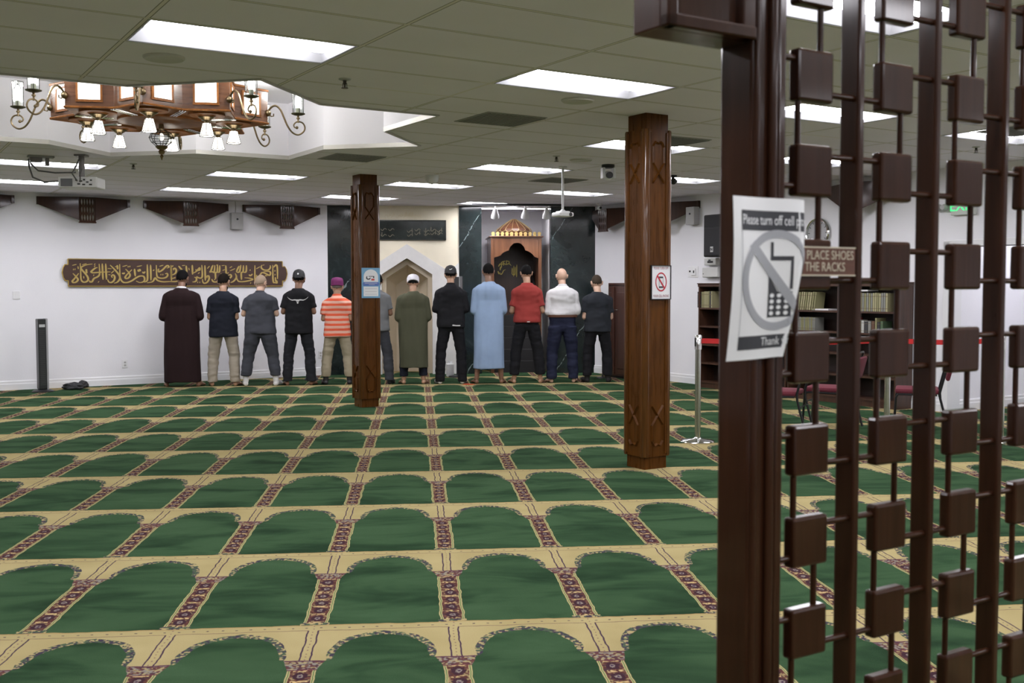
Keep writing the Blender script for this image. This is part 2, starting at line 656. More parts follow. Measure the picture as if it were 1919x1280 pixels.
def ceiling_mat():
    M = bpy.data.materials.new('acoustic_ceiling_tiles')
    t = NT(M)
    tc = t.n('ShaderNodeTexCoord')
    sep = t.n('ShaderNodeSeparateXYZ')
    t.link(tc.outputs['Object'], sep.inputs[0])
    w = t.noise(tc.outputs['Object'], 0.7, 1.0)

    def gap(sock, o, step):
        q = t.m('FRACT', t.m('ADD', t.m('DIVIDE', t.m('SUBTRACT', sock, o), step), 0.5))
        return t.m('MULTIPLY', t.m('ABSOLUTE', t.m('SUBTRACT', q, 0.5)), step)
    a = gap(sep.outputs[0], 1.359, 1.2192)
    b = gap(sep.outputs[1], 5.783, 0.5888)
    d = t.m('MINIMUM', a, b)
    bar = t.lt(d, 0.012)
    line = t.both(t.gt(d, 0.010), t.lt(d, 0.0155))
    f = t.noise(tc.outputs['Object'], 180.0, 3.0, 0.7)
    g = t.noise(tc.outputs['Object'], 0.9, 3.0, 0.5)
    c = t.ramp(g, [(0.3, (0.82, 0.79, 0.87)), (0.7, (0.88, 0.85, 0.93))])
    c = t.mix(t.m('MULTIPLY', t.gt(f, 0.66), 0.35), c, (0.6, 0.56, 0.54))
    c = t.mix(bar, c, (0.78, 0.74, 0.72))
    c = t.mix(t.both(line, t.gt(w, 0.35)), c, (0.25, 0.245, 0.22))
    t.finish(c, 0.85, 0, None, spec=0.2)
    return M


CEIL = ceiling_mat()

# ------------------------------------------------------------------ shell of the room
floor = MB()
floor.add([(-20, -8, 0), (22, -8, 0), (22, 24, 0), (-20, 24, 0)], [(0, 1, 2, 3)])
o = floor.build('floor', carpet_mat())
tag(o, kind='structure')

STAR_C = (2.39, 9.47)
STAR_R = 2.43


def star(c, R, rot=0.0, inner=None, n=8):
    """outline of an eight-pointed star"""
    ri = R * math.cos(PI / 4) / math.cos(PI / 8) if inner is None else inner
    out = []
    for k in range(2 * n):
        a = rot + PI * k / n
        r = R if k % 2 == 0 else ri
        out.append((c[0] + r * math.cos(a), c[1] + r * math.sin(a)))
    return out


LIGHTS = [(9, 9, S_WALL + .55, S_WALL + 1.71, 6.95, 7.485)]  # unseen panel added to brighten the passage walls
for k in range(-4, 5):  # two rearmost rows are added out of view to light the notice and screen
    for c in (-2, 0, 2, 4, 6):
        if (c in (0, 2)) and k in (1, 2):
            continue
        s0 = 1.359 + 1.2192 * c
        t0 = 5.79 + 2.355 * k
        LIGHTS.append((c, k, s0 + 0.03, s0 + 1.19, t0 + 0.02, t0 + 0.555))


def holed_plane(outer, holes, z):
    bm = bmesh.new()
    edges = []
    for loop in [outer] + holes:
        vs = [bm.verts.new((x, y, z)) for x, y in loop]
        for i in range(len(vs)):
            edges.append(bm.edges.new((vs[i], vs[(i + 1) % len(vs)])))
    bmesh.ops.triangle_fill(bm, use_beauty=True, use_dissolve=False, edges=edges)
    me = bpy.data.meshes.new('ceiling')
    bm.to_mesh(me)
    bm.free()
    return me


S_MIN, T_MIN = -6.0, -6.0
outer = [(S_MIN - .3, T_MIN - .3), (S_WALL + 2.6, T_MIN - .3), (S_WALL + 2.6, T_WALL + 2.2), (S_MIN - .3, T_WALL + 2.2)]
holes = [star(STAR_C, STAR_R)] + [[(a, c), (b, c), (b, d), (a, d)] for _, _, a, b, c, d in LIGHTS]
o = link_mesh('ceiling', holed_plane(outer, holes, H), CEIL, rz=BETA)
tag(o, kind='structure')

# the lit star recess in the ceiling
b = MB()
sp = star(STAR_C, STAR_R)
n = len(sp)
ZR = 3.50
b.add([(x, y, H) for x, y in sp] + [(x, y, ZR) for x, y in sp], [(i, (i + 1) % n, (i + 1) % n + n, i + n) for i in range(n)] + [tuple(range(n, 2 * n))])
o = b.build('ceiling_recess', mat('recess_white_paint', (0.84, 0.83, 0.87), 0.55), rz=BETA)
tag(o, kind='structure')
b = MB()
so, si = star(STAR_C, STAR_R + 0.03), star(STAR_C, STAR_R - 0.004)
for i in range(n):
    j = (i + 1) % n
    b.add([(*so[i], H - .012), (*so[j], H - .012), (*si[j], H - .012), (*si[i], H - .012), (*so[i], H), (*so[j], H), (*si[j], H + .03), (*si[i], H + .03)],
          [(0, 1, 2, 3), (0, 4, 5, 1), (2, 6, 7, 3)])
o = b.build('trim_1', mat('ceiling_edge_trim', (0.5, 0.49, 0.45), 0.35, 0.3), rz=BETA)
tag(o, kind='structure')

# walls ---------------------------------------------------------------
b = MB()
b.box(S_MIN, 7.45, T_WALL, T_WALL + .2, 0, H + .05)
o = b.build('wall_left', WALL, rz=BETA); tag(o, kind='structure')
# right wall with a doorway
D0, D1, DZ = 6.68, 7.97, 1.97
b = MB()
b.box(S_WALL, S_WALL + .2, D1, 15.12, 0, H + .05)
b.box(S_WALL, S_WALL + .2, T_MIN, D0, 0, H + .05)
b.box(S_WALL, S_WALL + .2, D0, D1, DZ, H + .05)
o = b.build('wall_right', WALL, rz=BETA); tag(o, kind='structure')
b = MB()
b.box(S_WALL + .2, S_WALL + 2.3, D1, D1 + .15, 0, H)
b.box(S_WALL + 2.2, S_WALL + 2.4, D0 - 1.2, D1, 0, H)
b.box(S_WALL + .2, S_WALL + 2.3, D0 - 1.35, D0 - 1.2, 0, H)
o = b.build('wall_passage', WALL, rz=BETA); tag(o, kind='structure')
b = MB()
for t0, t1 in ((D1 - .02, D1 + .07), (D0 - .07, D0 + .02)):
    b.bbox(S_WALL - .025, S_WALL + .22, t0, t1, 0, DZ + .07, .006)
b.bbox(S_WALL - .025, S_WALL + .22, D0 - .07, D1 + .07, DZ, DZ + .08, .006)
o = b.build('door_1', TRIM, rz=BETA); tag(o, kind='structure')
b = MB()
b.box(S_MIN - .2, S_WALL + .2, T_MIN - .2, T_MIN, 0, H + .05)
o = b.build('wall_back', WALL, rz=BETA); tag(o, kind='structure')
b = MB()
b.box(S_MIN - .2, S_MIN, T_MIN, T_WALL + .2, 0, H + .05)
o = b.build('wall_side', WALL, rz=BETA); tag(o, kind='structure')


def baseboard(name, x0, x1, rz, loc):
    b = MB()
    prof = [(0, 0), (-.016, 0), (-.016, .085), (-.011, .10), (-.011, .125), (-.004, .14), (0, .14)]
    b.prism([(x0, y, z) for y, z in prof], (x1 - x0, 0, 0))
    o = b.build(name, TRIM, loc=loc, rz=rz)
    tag(o, kind='structure')


baseboard('baseboard_left', S_MIN, 7.2, BETA, at(0, T_WALL))
baseboard('baseboard_right', 0.0, 15.1 - D1 - .08, BETA - PI / 2, at(S_WALL, 15.1))
baseboard('baseboard_far_right', 15.1 - D0 + .08, 20, BETA - PI / 2, at(S_WALL, 15.1))
baseboard('baseboard_passage', S_WALL + .2, S_WALL + 2.2, BETA, at(0, D1))

# qibla wall: marble panels, cream mihrab panel and white minbar recess
XL, XC0, XC1, XM1, XR1, XE = -1.62, -1.07, 0.73, 1.12, 2.33, 3.22
b = MB()
b.box(XL - .1, XC0, Y_MIH, Y_MIH + .2, 0, H + .03)
o = b.build('wall_marble_left', MARBLE); tag(o, kind='structure')
b = MB()
b.box(XC1, XM1, Y_MIH - .015, Y_MIH + .2, 0, H + .03)
o = b.build('wall_marble_middle', MARBLE); tag(o, kind='structure')
b = MB()
b.box(XR1, XE, Y_MIH - .015, Y_MIH + .2, 0, H + .03)
o = b.build('wall_marble_right', MARBLE); tag(o, kind='structure')

MX = -0.17                     # middle of the niche
zx = lambda pts: [(p[0], Y_MIH, p[1]) for p in pts]
# cream wall face above the white arch band; niche opening left free
niche = [(MX - .435, 0), (MX - .435, 1.73), (MX, 2.01), (MX + .435, 1.73), (MX + .435, 0)]
band = [(XC0, 0), (XC0, 1.94), (XC0 + .12, 1.83), (MX - .65, 1.83), (MX, 2.25), (MX + .65, 1.83), (XC1 - .11, 1.83), (XC1, 1.94), (XC1, 0)]
b = MB()
# cream upper part (polygon above the band), built as two halves
b.prism(zx([(XC0, H + .03), (MX, H + .03), (MX, 2.25), (MX - .65, 1.83), (XC0 + .12, 1.83), (XC0, 1.94)]), (0, .1, 0))
b.prism(zx([(MX, H + .03), (XC1, H + .03), (XC1, 1.94), (XC1 - .11, 1.83), (MX + .65, 1.83), (MX, 2.25)]), (0, .1, 0))
o = b.build('wall_mihrab', CREAMW); tag(o, kind='structure')
b = MB()
yb = lambda pts: [(p[0], Y_MIH - .012, p[1]) for p in pts]
b.prism(yb([(XC0, 0), (XC0, 1.94), (XC0 + .12, 1.83), (MX - .65, 1.83), (MX - .435, 1.73), (MX - .435, 0)]), (0, .1, 0))
b.prism(yb([(MX - .65, 1.83), (MX, 2.25), (MX, 2.01), (MX - .435, 1.73)]), (0, .1, 0))
b.prism(yb([(MX, 2.25), (MX + .65, 1.83), (MX + .435, 1.73), (MX, 2.01)]), (0, .1, 0))
b.prism(yb([(MX + .435, 0), (MX + .435, 1.73), (MX + .65, 1.83), (XC1 - .11, 1.83), (XC1, 1.94), (XC1, 0)]), (0, .1, 0))
o = b.build('trim_2', mat('white_stone', (0.72, 0.71, 0.69), 0.5, var=.04)); tag(o, kind='structure')
# recessed niche: stepped jambs and a five-sided apse
b = MB()
def arch(x, z, zt, y):
    return [(MX - x, y, 0), (MX - x, y, z), (MX, y, zt), (MX + x, y, z), (MX + x, y, 0)]
rs = [arch(.435, 1.73, 2.01, Y_MIH - .012), arch(.435, 1.73, 2.01, Y_MIH + .16), arch(.36, 1.665, 1.90, Y_MIH + .16), arch(.36, 1.665, 1.90, Y_MIH + .22),
      arch(.34, 1.65, 1.87, Y_MIH + .45), arch(.20, 1.55, 1.68, Y_MIH + .68)]
b.rings(rs, cap=False, closed=False)
b.add(rs[-1], [(0, 1, 2, 3, 4)])
o = b.build('wall_niche', mat('beige_niche_stone', (0.66, 0.57, 0.43), 0.6, var=.05, scale=3)); tag(o, kind='structure')
# white recess behind the minbar
b = MB()
b.box(XM1 - .1, XM1, Y_MIH + .18, Y_MIH + 1.3, 0, H)
b.box(XR1, XR1 + .1, Y_MIH + .18, Y_MIH + 1.3, 0, H)
b.box(XM1 - .1, XR1 + .1, Y_MIH + 1.3, Y_MIH + 1.4, 0, H)
o = b.build('wall_recess', WALL); tag(o, kind='structure')

# ------------------------------------------------------------------ ceiling light fixtures
LENS = emit('lit_lens', LAMP_COL[:3], LAMP_POWER)
HOUSE = mat('darkened_reflector', (0.22, 0.22, 0.225), 0.4)  # white tray coloured dark grey to hold down the lens glare

ROWNAME = {-4: 'in the entrance, rear row added out of view', -3: 'in the entrance, front row added out of view', -2: 'in the row over the wooden screen', -1: 'just past the wooden screen', 0: 'before the star recess',
           1: 'level with the right pillar', 2: 'level with the far star point', 3: 'second from the far wall', 4: 'nearest the far wall'}
COLNAME = {-2: 'far left', 0: 'left', 2: 'middle left', 4: 'middle right', 6: 'far right'}
SPECIAL = {(9, 9): 'added lit ceiling panel, out of view inside the passage beyond the right wall', (0, 0): 'largest lit ceiling panel, in front of the star recess', (2, 0): 'large lit ceiling panel before the right pillar top', (4, 0): 'lit ceiling panel seen through the left gap of the wooden screen',
           (6, 0): 'lit ceiling panel seen at the right edge through the wooden screen', (4, 1): 'lit ceiling panel partly hidden behind the top of the right pillar',
           (4, 2): 'lit ceiling panel left of the white projector pole', (6, 2): 'lit ceiling panel just right of the right pillar, under the dark corner camera',
           (0, 3): 'lit ceiling panel behind the hanging black and white projector', (2, 3): 'lit ceiling panel under the right side of the wooden chandelier',
           (4, 3): 'lit ceiling panel with a round white device in front of it', (6, 3): 'lit ceiling panel low behind the white projector pole',
           (0, 4): 'lit ceiling panel at the left edge below the hanging projector', (2, 4): 'lit ceiling panel above the left white wall and its grey box speaker',
           (4, 4): 'lit ceiling panel passing behind the top of the left pillar', (6, 4): 'lit ceiling panel above the minbar and its white spotlights',
           (2, -1): 'lit ceiling panel at the very top edge behind the wooden screen'}


def make_light():
    root = thing('ceiling_light', 'lit panel', 'light', (0, 0, 0), 0, 'recessed ceiling light panels')
    L, W, D = 1.16, 0.535, 0.088
    b = MB()
    l2, w2 = L / 2, W / 2
    # sloping reflector tray, open below
    r0 = [(-l2, -w2, 0), (l2, -w2, 0), (l2, w2, 0), (-l2, w2, 0)]
    r1 = [(-l2 + .035, -w2 + .05, D), (l2 - .035, -w2 + .05, D), (l2 - .035, w2 - .05, D), (-l2 + .035, w2 - .05, D)]
    b.add(r0 + r1, [(0, 1, 5, 4), (1, 2, 6, 5), (2, 3, 7, 6), (3, 0, 4, 7), (4, 5, 6, 7)])
    b.add([(x * 1.0, y * 1.0, z) for x, y, z in r0] + [(x * 1.02, y * 1.035, z - .004) for x, y, z in r0], [(0, 4, 5, 1), (1, 5, 6, 2), (2, 6, 7, 3), (3, 7, 4, 0)])
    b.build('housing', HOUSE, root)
    b = MB()
    rs = []
    for x, sc in ((-l2 + .05, .8), (-l2 + .075, 1), (l2 - .075, 1), (l2 - .05, .8)):
        ring = []
        for i in range(9):
            a = PI * i / 8
            ring.append((x, -math.cos(a) * .165 * sc, D - .003 - math.sin(a) * .077 * sc))
        rs.append(ring)
    b.rings(rs, cap=True)
    b.build('lens', LENS, root, smooth=True)
    return root


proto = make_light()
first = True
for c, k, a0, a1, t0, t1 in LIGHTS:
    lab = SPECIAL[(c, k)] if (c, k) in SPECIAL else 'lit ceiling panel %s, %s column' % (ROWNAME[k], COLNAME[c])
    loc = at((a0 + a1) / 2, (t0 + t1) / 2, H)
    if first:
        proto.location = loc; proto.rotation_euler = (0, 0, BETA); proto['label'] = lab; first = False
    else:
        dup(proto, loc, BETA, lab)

# ------------------------------------------------------------------ wooden pillars
def pillar(cs, ct, label):
    P = thing('wooden_pillar', label, 'pillar', at(cs, ct), BETA, 'wooden pillars')
    S, C = 0.1385, 0.115
    z0, z1 = 0.105, H - 0.13
    b = MB()
    b.box(-C, C, -C, C, 0, H)
    b.build('core', PILWOOD, P)
    b = MB()
    for i in range(4):
        q = len(b.v)
        # flat panel with raised stiles left and right
        b.box(-S + .03, S - .03, -S + .004, -S + .02, z0, z1)
        b.bbox(-S + .022, -S + .062, -S - .004, -S + .012, z0 + .02, z1 - .02, .004)
        b.bbox(S - .062, S - .022, -S - .004, -S + .012, z0 + .02, z1 - .02, .004)
        b.xform(Matrix.Rotation(PI / 2 * i, 4, 'Z'), q)
    b.build('panel', PILWOOD, P)
    for i in range(4):
        b = MB()
        b.lathe([(.022, z0), (.026, z0 + .01), (.026, z1 - .01), (.022, z1)], (S - .022, -S + .022, 0), 16)
        b.lathe([(.0085, z0), (.0085, z1)], (S - .034, -S - .001, 0), 8)
        b.lathe([(.0085, z0), (.0085, z1)], (S + .001, -S + .034, 0), 8)
        o = b.build('corner_moulding', PILGLOSS, P, smooth=True)
        o.rotation_euler = (0, 0, PI / 2 * i)
    # carved crossed mouldings at top and bottom of each face
    for i in range(4):
        b = MB()

        def bar(p, q, w=.012):
            p, q = Vector((p[0], p[1])), Vector((q[0], q[1]))
            d = (q - p).normalized(); nn = Vector((-d.y, d.x)) * w
            a = [p + nn, p - nn, q - nn, q + nn]
            c = [p, q]
            y0, y1 = -S + .006, -S - .012
            vs = [(v.x, y0, v.y) for v in a] + [(c[0].x, y1, c[0].y), (c[1].x, y1, c[1].y)]
            b.add(vs, [(0, 1, 4), (1, 2, 5, 4), (2, 3, 5), (3, 0, 4, 5), (0, 3, 2, 1)])
        w = .058
        zt = z1 - .10
        for up, zz in ((-1, zt), (1, z0 + .09)):
            f = lambda x, d: (x, zz + up * d)
            bar(f(-w, .04), f(-w * .55, .0)); bar(f(-w * .55, 0), f(0, .012)); bar(f(0, .012), f(w * .55, 0)); bar(f(w * .55, 0), f(w, .04))
            bar(f(-w, .04), f(-w, .17)); bar(f(w, .04), f(w, .17))
            bar(f(-w, .17), f(w, .33), .010); bar(f(w, .17), f(-w, .33), .010)
        o = b.build('carved_cross', PILWOOD, P)
        o.rotation_euler = (0, 0, PI / 2 * i)
    return P


pillar(5.524, 12.346, 'brown carved wooden pillar behind the row of men, with the blue poster')
pillar(5.617, 6.884, 'tall brown carved wooden pillar right of the men, with the framed no phone sign')

# ------------------------------------------------------------------ foreground lattice screen
TF = 1.42                    # plane of the block faces
scr = thing('lattice_screen', 'dark brown wooden lattice screen of posts, square blocks and dowels in the foreground', 'screen', at(1.40, TF), BETA)
# local x along the screen from the post's left edge, local y away from the viewer
b = MB()
b.bbox(0, .089, 0, .085, 0, H - .003, .006)
b.build('post', DARKWOOD, scr)
b = MB()
b.lathe([(.006, 0), (.006, H - .003)], (.010, -.002, 0), 10)
b.lathe([(.010, 0), (.010, H - .003)], (.048, -.003, 0), 10)
b.lathe([(.004, 0), (.004, H - .003)], (.066, -.001, 0), 8)
b.build('bead_moulding', DARKWOOD, scr, smooth=True)
# panelled bracket box on the left of the post, under the ceiling
b = MB()
z0, z1 = 1.945, 2.5
b.bbox(-.208, .0, .008, .085, z0, z1, .004)
b.bbox(-.208, -.185, -.012, .012, z0, z1, .004)
b.bbox(-.208, .0, -.012, .012, z0, z0 + .024, .004)
b.bbox(-.033, .0, -.010, .012, z0, z1, .004)
b.bbox(-.208, .0, -.012, .012, z1 - .024, z1, .004)
b.build('bracket_box', DARKWOOD, scr)
NCOL = 6
PITCH_S, PITCH_Z = 0.2367, 0.1785
rows = [1.900 + PITCH_Z * k for k in range(2, -9, -1)]
for c in range(NCOL):
    x0 = .119 + PITCH_S * c
    xb = .284 + PITCH_S * c
    b = MB()
    b.bbox(xb, xb + .019, -.002, .046, 0, H - .003, .005)
    b.build('upright', DARKWOOD, scr, smooth=False)
    for r, zc in enumerate(rows):
        b = MB()
        b.bbox(x0, x0 + .097, 0, .027, zc - .049, zc + .049, .006)
        b.build('block', DARKWOOD, scr)
        if r < len(rows) - 1:
            par = (r + c + 1) % 2
            xd = x0 + (.071 if par == 0 else .012)
            b = MB()
            b.cone((xd, .013, zc - .047), (xd, .013, zc - PITCH_Z + .047), .0062, .0062, 12)
            b.build('dowel', DARKWOOD, scr, smooth=True)
        zd = zc + (-.030 if (r + c) % 2 == 0 else .030)
        b = MB()
        b.cone((x0 + .095, .013, zd), (x0 + PITCH_S + .002, .013, zd), .0062, .0062, 12)
        b.build('dowel', DARKWOOD, scr, smooth=True)
        if c == 0:
            zd = zc + (.030 if (r + c) % 2 == 0 else -.030)
            b = MB()
            b.cone((.086, .013, zd), (x0 + .002, .013, zd), .0062, .0062, 12)
            b.build('dowel', DARKWOOD, scr, smooth=True)

# brown engraved sign fixed to the screen
SX0, SX1, SZ0, SZ1 = 1.458, 1.672, 1.521, 1.577
sg = thing('engraved_sign', 'small brown engraved sign about shoes and racks, fixed to the wooden screen', 'sign', at(SX0, TF - .006, SZ0), BETA)
W, Hh = SX1 - SX0, SZ1 - SZ0
b = MB()
b.bbox(0, W, -.003, .005, 0, Hh, .001)
b.build('plate', wood('sign_laminate', (0.10, 0.035, 0.02), (0.17, 0.065, 0.035), .35, .2, (2, 2, 30)), sg)
CREAMP = mat('cream_engraving', (0.62, 0.55, 0.42), 0.5)
b = MB()
b.box(0, W, -.0042, -.003, 0, .0028); b.box(0, W, -.0042, -.003, Hh - .0028, Hh)
b.build('edge_line', CREAMP, sg)
for i, s in enumerate(('PLEASE PLACE SHOES', 'ON THE RACKS')):
    me = text_mesh(s, .0245, 'RIGHT', .0003, .70)
    _w = max(v.co.x for v in me.vertices) - min(v.co.x for v in me.vertices)
    _k = (W - .012) / _w if i == 0 else _k
    for v in me.vertices:
        v.co.x *= _k
    mx = max(v.co.x for v in me.vertices)
    for v in me.vertices:
        v.co.x *= 1.0
        v.co += Vector(((W - .006 if i == 0 else W - .030) - mx, -.0036, Hh * (.70 if i == 0 else .30)))
        if i == 0:
            pass
    o = link_mesh('lettering', me, CREAMP, sg)
    mnx = min(v.co.x for v in me.vertices)
    mxx = max(v.co.x for v in me.vertices)
    if mnx < .004:
        k = (mxx - .004) / (mxx - mnx)
        for v in me.vertices:
            v.co.x = mxx + (v.co.x - mxx) * k
    bold = MB()

# ------------------------------------------------------------------ curled paper notice taped round the post
PW, PH = 0.215, 0.293
pn = thing('paper_notice', 'white curled paper notice with a crossed-out phone, taped to the screen post', 'paper', at(1.40, TF), BETA)


def paper_pt(u, v, lift=0.0):
    """u 0..1 across the sheet, v 0..1 up the sheet -> local point on the curled sheet"""
    w = u * PW
    # the sheet hangs flat on the post face and bends back round its right edge
    flat = 0.172 - 0.036 * max(0.0, 0.62 - v) / 0.62 * (1.0 if v < .62 else 0)
    x0 = -.070 - .010 * (1 - v)
    yl = -.024 - .018 * math.sin(PI * v) * 0.4 + .010 * (u - .3) ** 2
    R = .017 + .018 * v
    if w <= flat:
        x, y, nx, ny = x0 + w, yl, 0.0, -1.0
        y -= .004 * math.sin(2.5 * PI * u + v * 2)
    else:
        a = (w - flat) / R
        a = min(a, 2.0)
        rest = max(0.0, (w - flat) - R * 2.0)
        x = x0 + flat + R * math.sin(a) + rest * math.cos(2.0)
        y = yl + R * (1 - math.cos(a)) + rest * math.sin(2.0)
        nx, ny = math.sin(a), -math.cos(a)
    z = 1.369 - .0 + v * PH + .006 * (u - .2) * (1 - v)
    return Vector((x + nx * lift, y + ny * lift, z))


b = MB()
NU, NV = 60, 40
front = [[paper_pt(i / NU, j / NV) for i in range(NU + 1)] for j in range(NV + 1)]
back = [[paper_pt(i / NU, j / NV, -.0006) for i in range(NU + 1)] for j in range(NV + 1)]
for grid in (front, back):
    vs = [p for r in grid for p in r]
    b.add(vs, [(j * (NU + 1) + i, j * (NU + 1) + i + 1, (j + 1) * (NU + 1) + i + 1, (j + 1) * (NU + 1) + i) for j in range(NV) for i in range(NU)])
b.build('sheet', mat('bright_white_paper', (0.90, 0.905, 0.92), 0.6), pn, smooth=True)


def on_paper(polys, name, m, lift):
    """polygons given in sheet units (u,v), subdivided and laid on the curled sheet"""
    bm = bmesh.new()
    for poly in polys:
        vs = [bm.verts.new((p[0], p[1], 0)) for p in poly]
        bm.faces.new(vs)
    bmesh.ops.triangulate(bm, faces=bm.faces[:])
    for _ in range(4):
        long = [e for e in bm.edges if e.calc_length() > .05]
        if not long: break
        bmesh.ops.subdivide_edges(bm, edges=long, cuts=1)
        bmesh.ops.triangulate(bm, faces=bm.faces[:])
    for v in bm.verts:
        v.co = paper_pt(v.co.x, v.co.y, lift)
    me = bpy.data.meshes.new(name)
    bm.to_mesh(me); bm.free()
    return link_mesh(name, me, m, pn)


INK = mat('black_print', (0.045, 0.047, 0.055), 0.7)
GREYINK = mat('grey_print', (0.40, 0.41, 0.44), 0.7)
WINK = mat('white_print', (0.88, 0.89, 0.91), 0.6)
rect = lambda a, b_, c, d: [(a, c), (b_, c), (b_, d), (a, d)]
U0, U1 = .095, .98
on_paper([rect(U0, U1, .795, .918)], 'black_band', INK, .0006)
on_paper([rect(U0, U1, .062, .146)], 'black_band', INK, .0006)
on_paper([rect(U0, U0 + .006, .146, .795)], 'frame_line', GREYINK, .0006)
on_paper([rect(U1 - .006, U1, .146, .795)], 'frame_line', GREYINK, .0006)
cu_, cv_, ru, rv = .53, .487, .43, .315
ring = []
for i in range(64):
    a0, a1 = 2 * PI * i / 64, 2 * PI * (i + 1) / 64
    q = lambda a, k: (cu_ + ru * k * math.cos(a), cv_ + rv * k * math.sin(a))
    ring.append([q(a0, 1), q(a1, 1), q(a1, .84), q(a0, .84)])
# phone pictogram (aerial, outlined screen and keypad)
px0, px1 = .455, .71
ph = [rect(px0, px0 + .03, .63, .725), rect(px0, px1, .610, .638), rect(px1 - .03, px1, .43, .638), rect(px0 - .015, px1, .255, .43)]
on_paper([ph[0], ph[1], ph[2]], 'phone_outline', INK, .0009)
on_paper([[(px0 - .02, .255), (px1, .255), (px1, .415), (px0 + .09, .415), (px0 - .02, .52)]], 'phone_body', INK, .0009)
keys = []
for i in range(3):
    for j in range(4):
        cx, cy = px0 + .025 + i * .085, .28 + j * .037
        keys.append([(cx + .026 * math.cos(2 * PI * k / 14), cy + .013 * math.sin(2 * PI * k / 14)) for k in range(14)])
on_paper(keys, 'phone_keys', WINK, .0012)
on_paper(ring, 'prohibition_ring', GREYINK, .0014)
d0, d1 = (cu_ - ru * .72, cv_ + rv * .72), (cu_ + ru * .72, cv_ - rv * .72)
on_paper([[(d0[0] - .035, d0[1] - .020), (d1[0] - .035, d1[1] - .020), (d1[0] + .035, d1[1] + .020), (d0[0] + .035, d0[1] + .020)]], 'prohibition_bar', GREYINK, .0015)
for s, u_c, v_c, wid in (('Please turn off cell phones', .535, .858, .85), ('Thank you', .57, .104, .40)):
    me = text_mesh(s, 1.0)
    xs = [v.co.x for v in me.vertices]
    k = wid / (max(xs) - min(xs))
    xm = (max(xs) + min(xs)) / 2
    kz = .088 if 'turn' in s else .075
    for v in me.vertices:
        v.co = paper_pt(u_c + (v.co.x - xm) * k, v_c + v.co.z * kz, .0012)
    link_mesh('lettering', me, WINK, pn)

# ------------------------------------------------------------------ signs on the pillars
def pillar_face(cs, ct, s_off, z):
    return at(cs + s_off, ct - .1385, z)


fs = thing('framed_sign', 'white framed no cell phone sign on the right pillar', 'sign', at(5.617 + .018, 6.884 - .147, 1.54), BETA)
b = MB()
w, h2 = .098, .134
b.box(-w, w, -.006, .006, -h2, h2)
b.build('board', mat('sign_white', (0.72, 0.72, 0.74), .4), fs)
b = MB()
for x0, x1, z0, z1 in ((-w - .006, -w, -h2 - .006, h2 + .006), (w, w + .006, -h2 - .006, h2 + .006), (-w, w, h2, h2 + .006), (-w, w, -h2 - .006, -h2)):
    b.box(x0, x1, -.012, .006, z0, z1)
b.build('frame', BLACK, fs)
RED = mat('red_print', (0.45, 0.012, 0.03), .5)
b = MB()
N = 40
for i in range(N):
    a0, a1 = 2 * PI * i / N, 2 * PI * (i + 1) / N
    q = lambda a, r: (r * .95 * math.cos(a) * .062, 0, .004 + r * math.sin(a) * .078)
    b.prism([(x, -.007, z) for x, _, z in (q(a0, 1), q(a1, 1), q(a1, .86), q(a0, .86))], (0, -.001, 0))
b.prism([(-.046, -.007, .052), (-.036, -.007, .060), (.044, -.007, -.048), (.034, -.007, -.056)], (0, -.0015, 0))
b.build('prohibition_ring', RED, fs)
b = MB()
b.box(-.022, .022, -.0078, -.007, .034, .048); b.box(-.022, .022, -.0078, -.007, -.046, -.032)
b.box(-.022, -.019, -.0075, -.007, -.032, .034); b.box(.019, .022, -.0075, -.007, -.032, .034)
b.build('phone_symbol', INK, fs)
for s, zc in (('PLEASE TURN OFF', .115), ('YOUR CELL PHONE', -.112)):
    me = text_mesh(s, .03, 'CENTER', .0002, .62)
    for v in me.vertices:
        v.co += Vector((0, -.0068, zc))
    link_mesh('lettering', me, mat('grey_red_print', (0.30, 0.10, 0.12), .6), fs)

po = thing('blue_poster', 'blue poster with a white arch and text panel on the left pillar', 'poster', at(5.524 + .005, 12.346 - .1465, 1.56), BETA)
w, h2 = .124, .188
b = MB(); b.box(-w, w, -.004, .004, -h2, h2)
b.build('sheet', mat('poster_blue', (0.16, 0.36, 0.55), .45), po)
b = MB()
arc = [(-.098, .0), (-.098, .08)] + [(-.098 * math.cos(a), .08 + .088 * math.sin(a)) for a in [PI * k / 12 for k in range(1, 12)]] + [(.098, .08), (.098, .0)]
b.prism([(x, -.0045, z) for x, z in arc], (0, -.0008, 0))
b.box(-.10, .10, -.0053, -.004, -.165, -.045)
b.build('white_panel', mat('poster_white', (0.74, 0.75, 0.76), .45), po)
b = MB()
b.prism([(x, -.0055, z) for x, z in ((-.115, -.012), (-.10, .012), (.10, .012), (.115, -.012), (.10, -.036), (-.10, -.036))], (0, -.001, 0))
b.build('title_band', mat('poster_band_blue', (0.10, 0.17, 0.45), .45), po)
b = MB()
b.box(-.085, .085, -.0072, -.0065, -.006, .000); b.box(-.03, .05, -.0072, -.0065, -.024, -.018)
for k in range(3):
    b.box(-.08, .08, -.0062, -.0052, -.075 - k * .035, -.069 - k * .035)
b.build('text_line', mat('poster_grey_text', (0.5, 0.5, 0.54), .6), po)
b = MB()
b.ribbon([(-.052, .085), (-.058, .06), (-.04, .047), (-.02, .050), (-.005, .066)], .016, -.0052, .001)
b.box(-.03, .045, -.0062, -.0052, .078, .086); b.box(.03, .045, -.0062, -.0052, .06, .086)
b.build('emblem_black', INK, po)
b = MB(); b.box(.005, .048, -.0062, -.0052, .030, .052)
b.build('emblem_red', mat('poster_red', (0.55, 0.06, 0.05), .5), po)

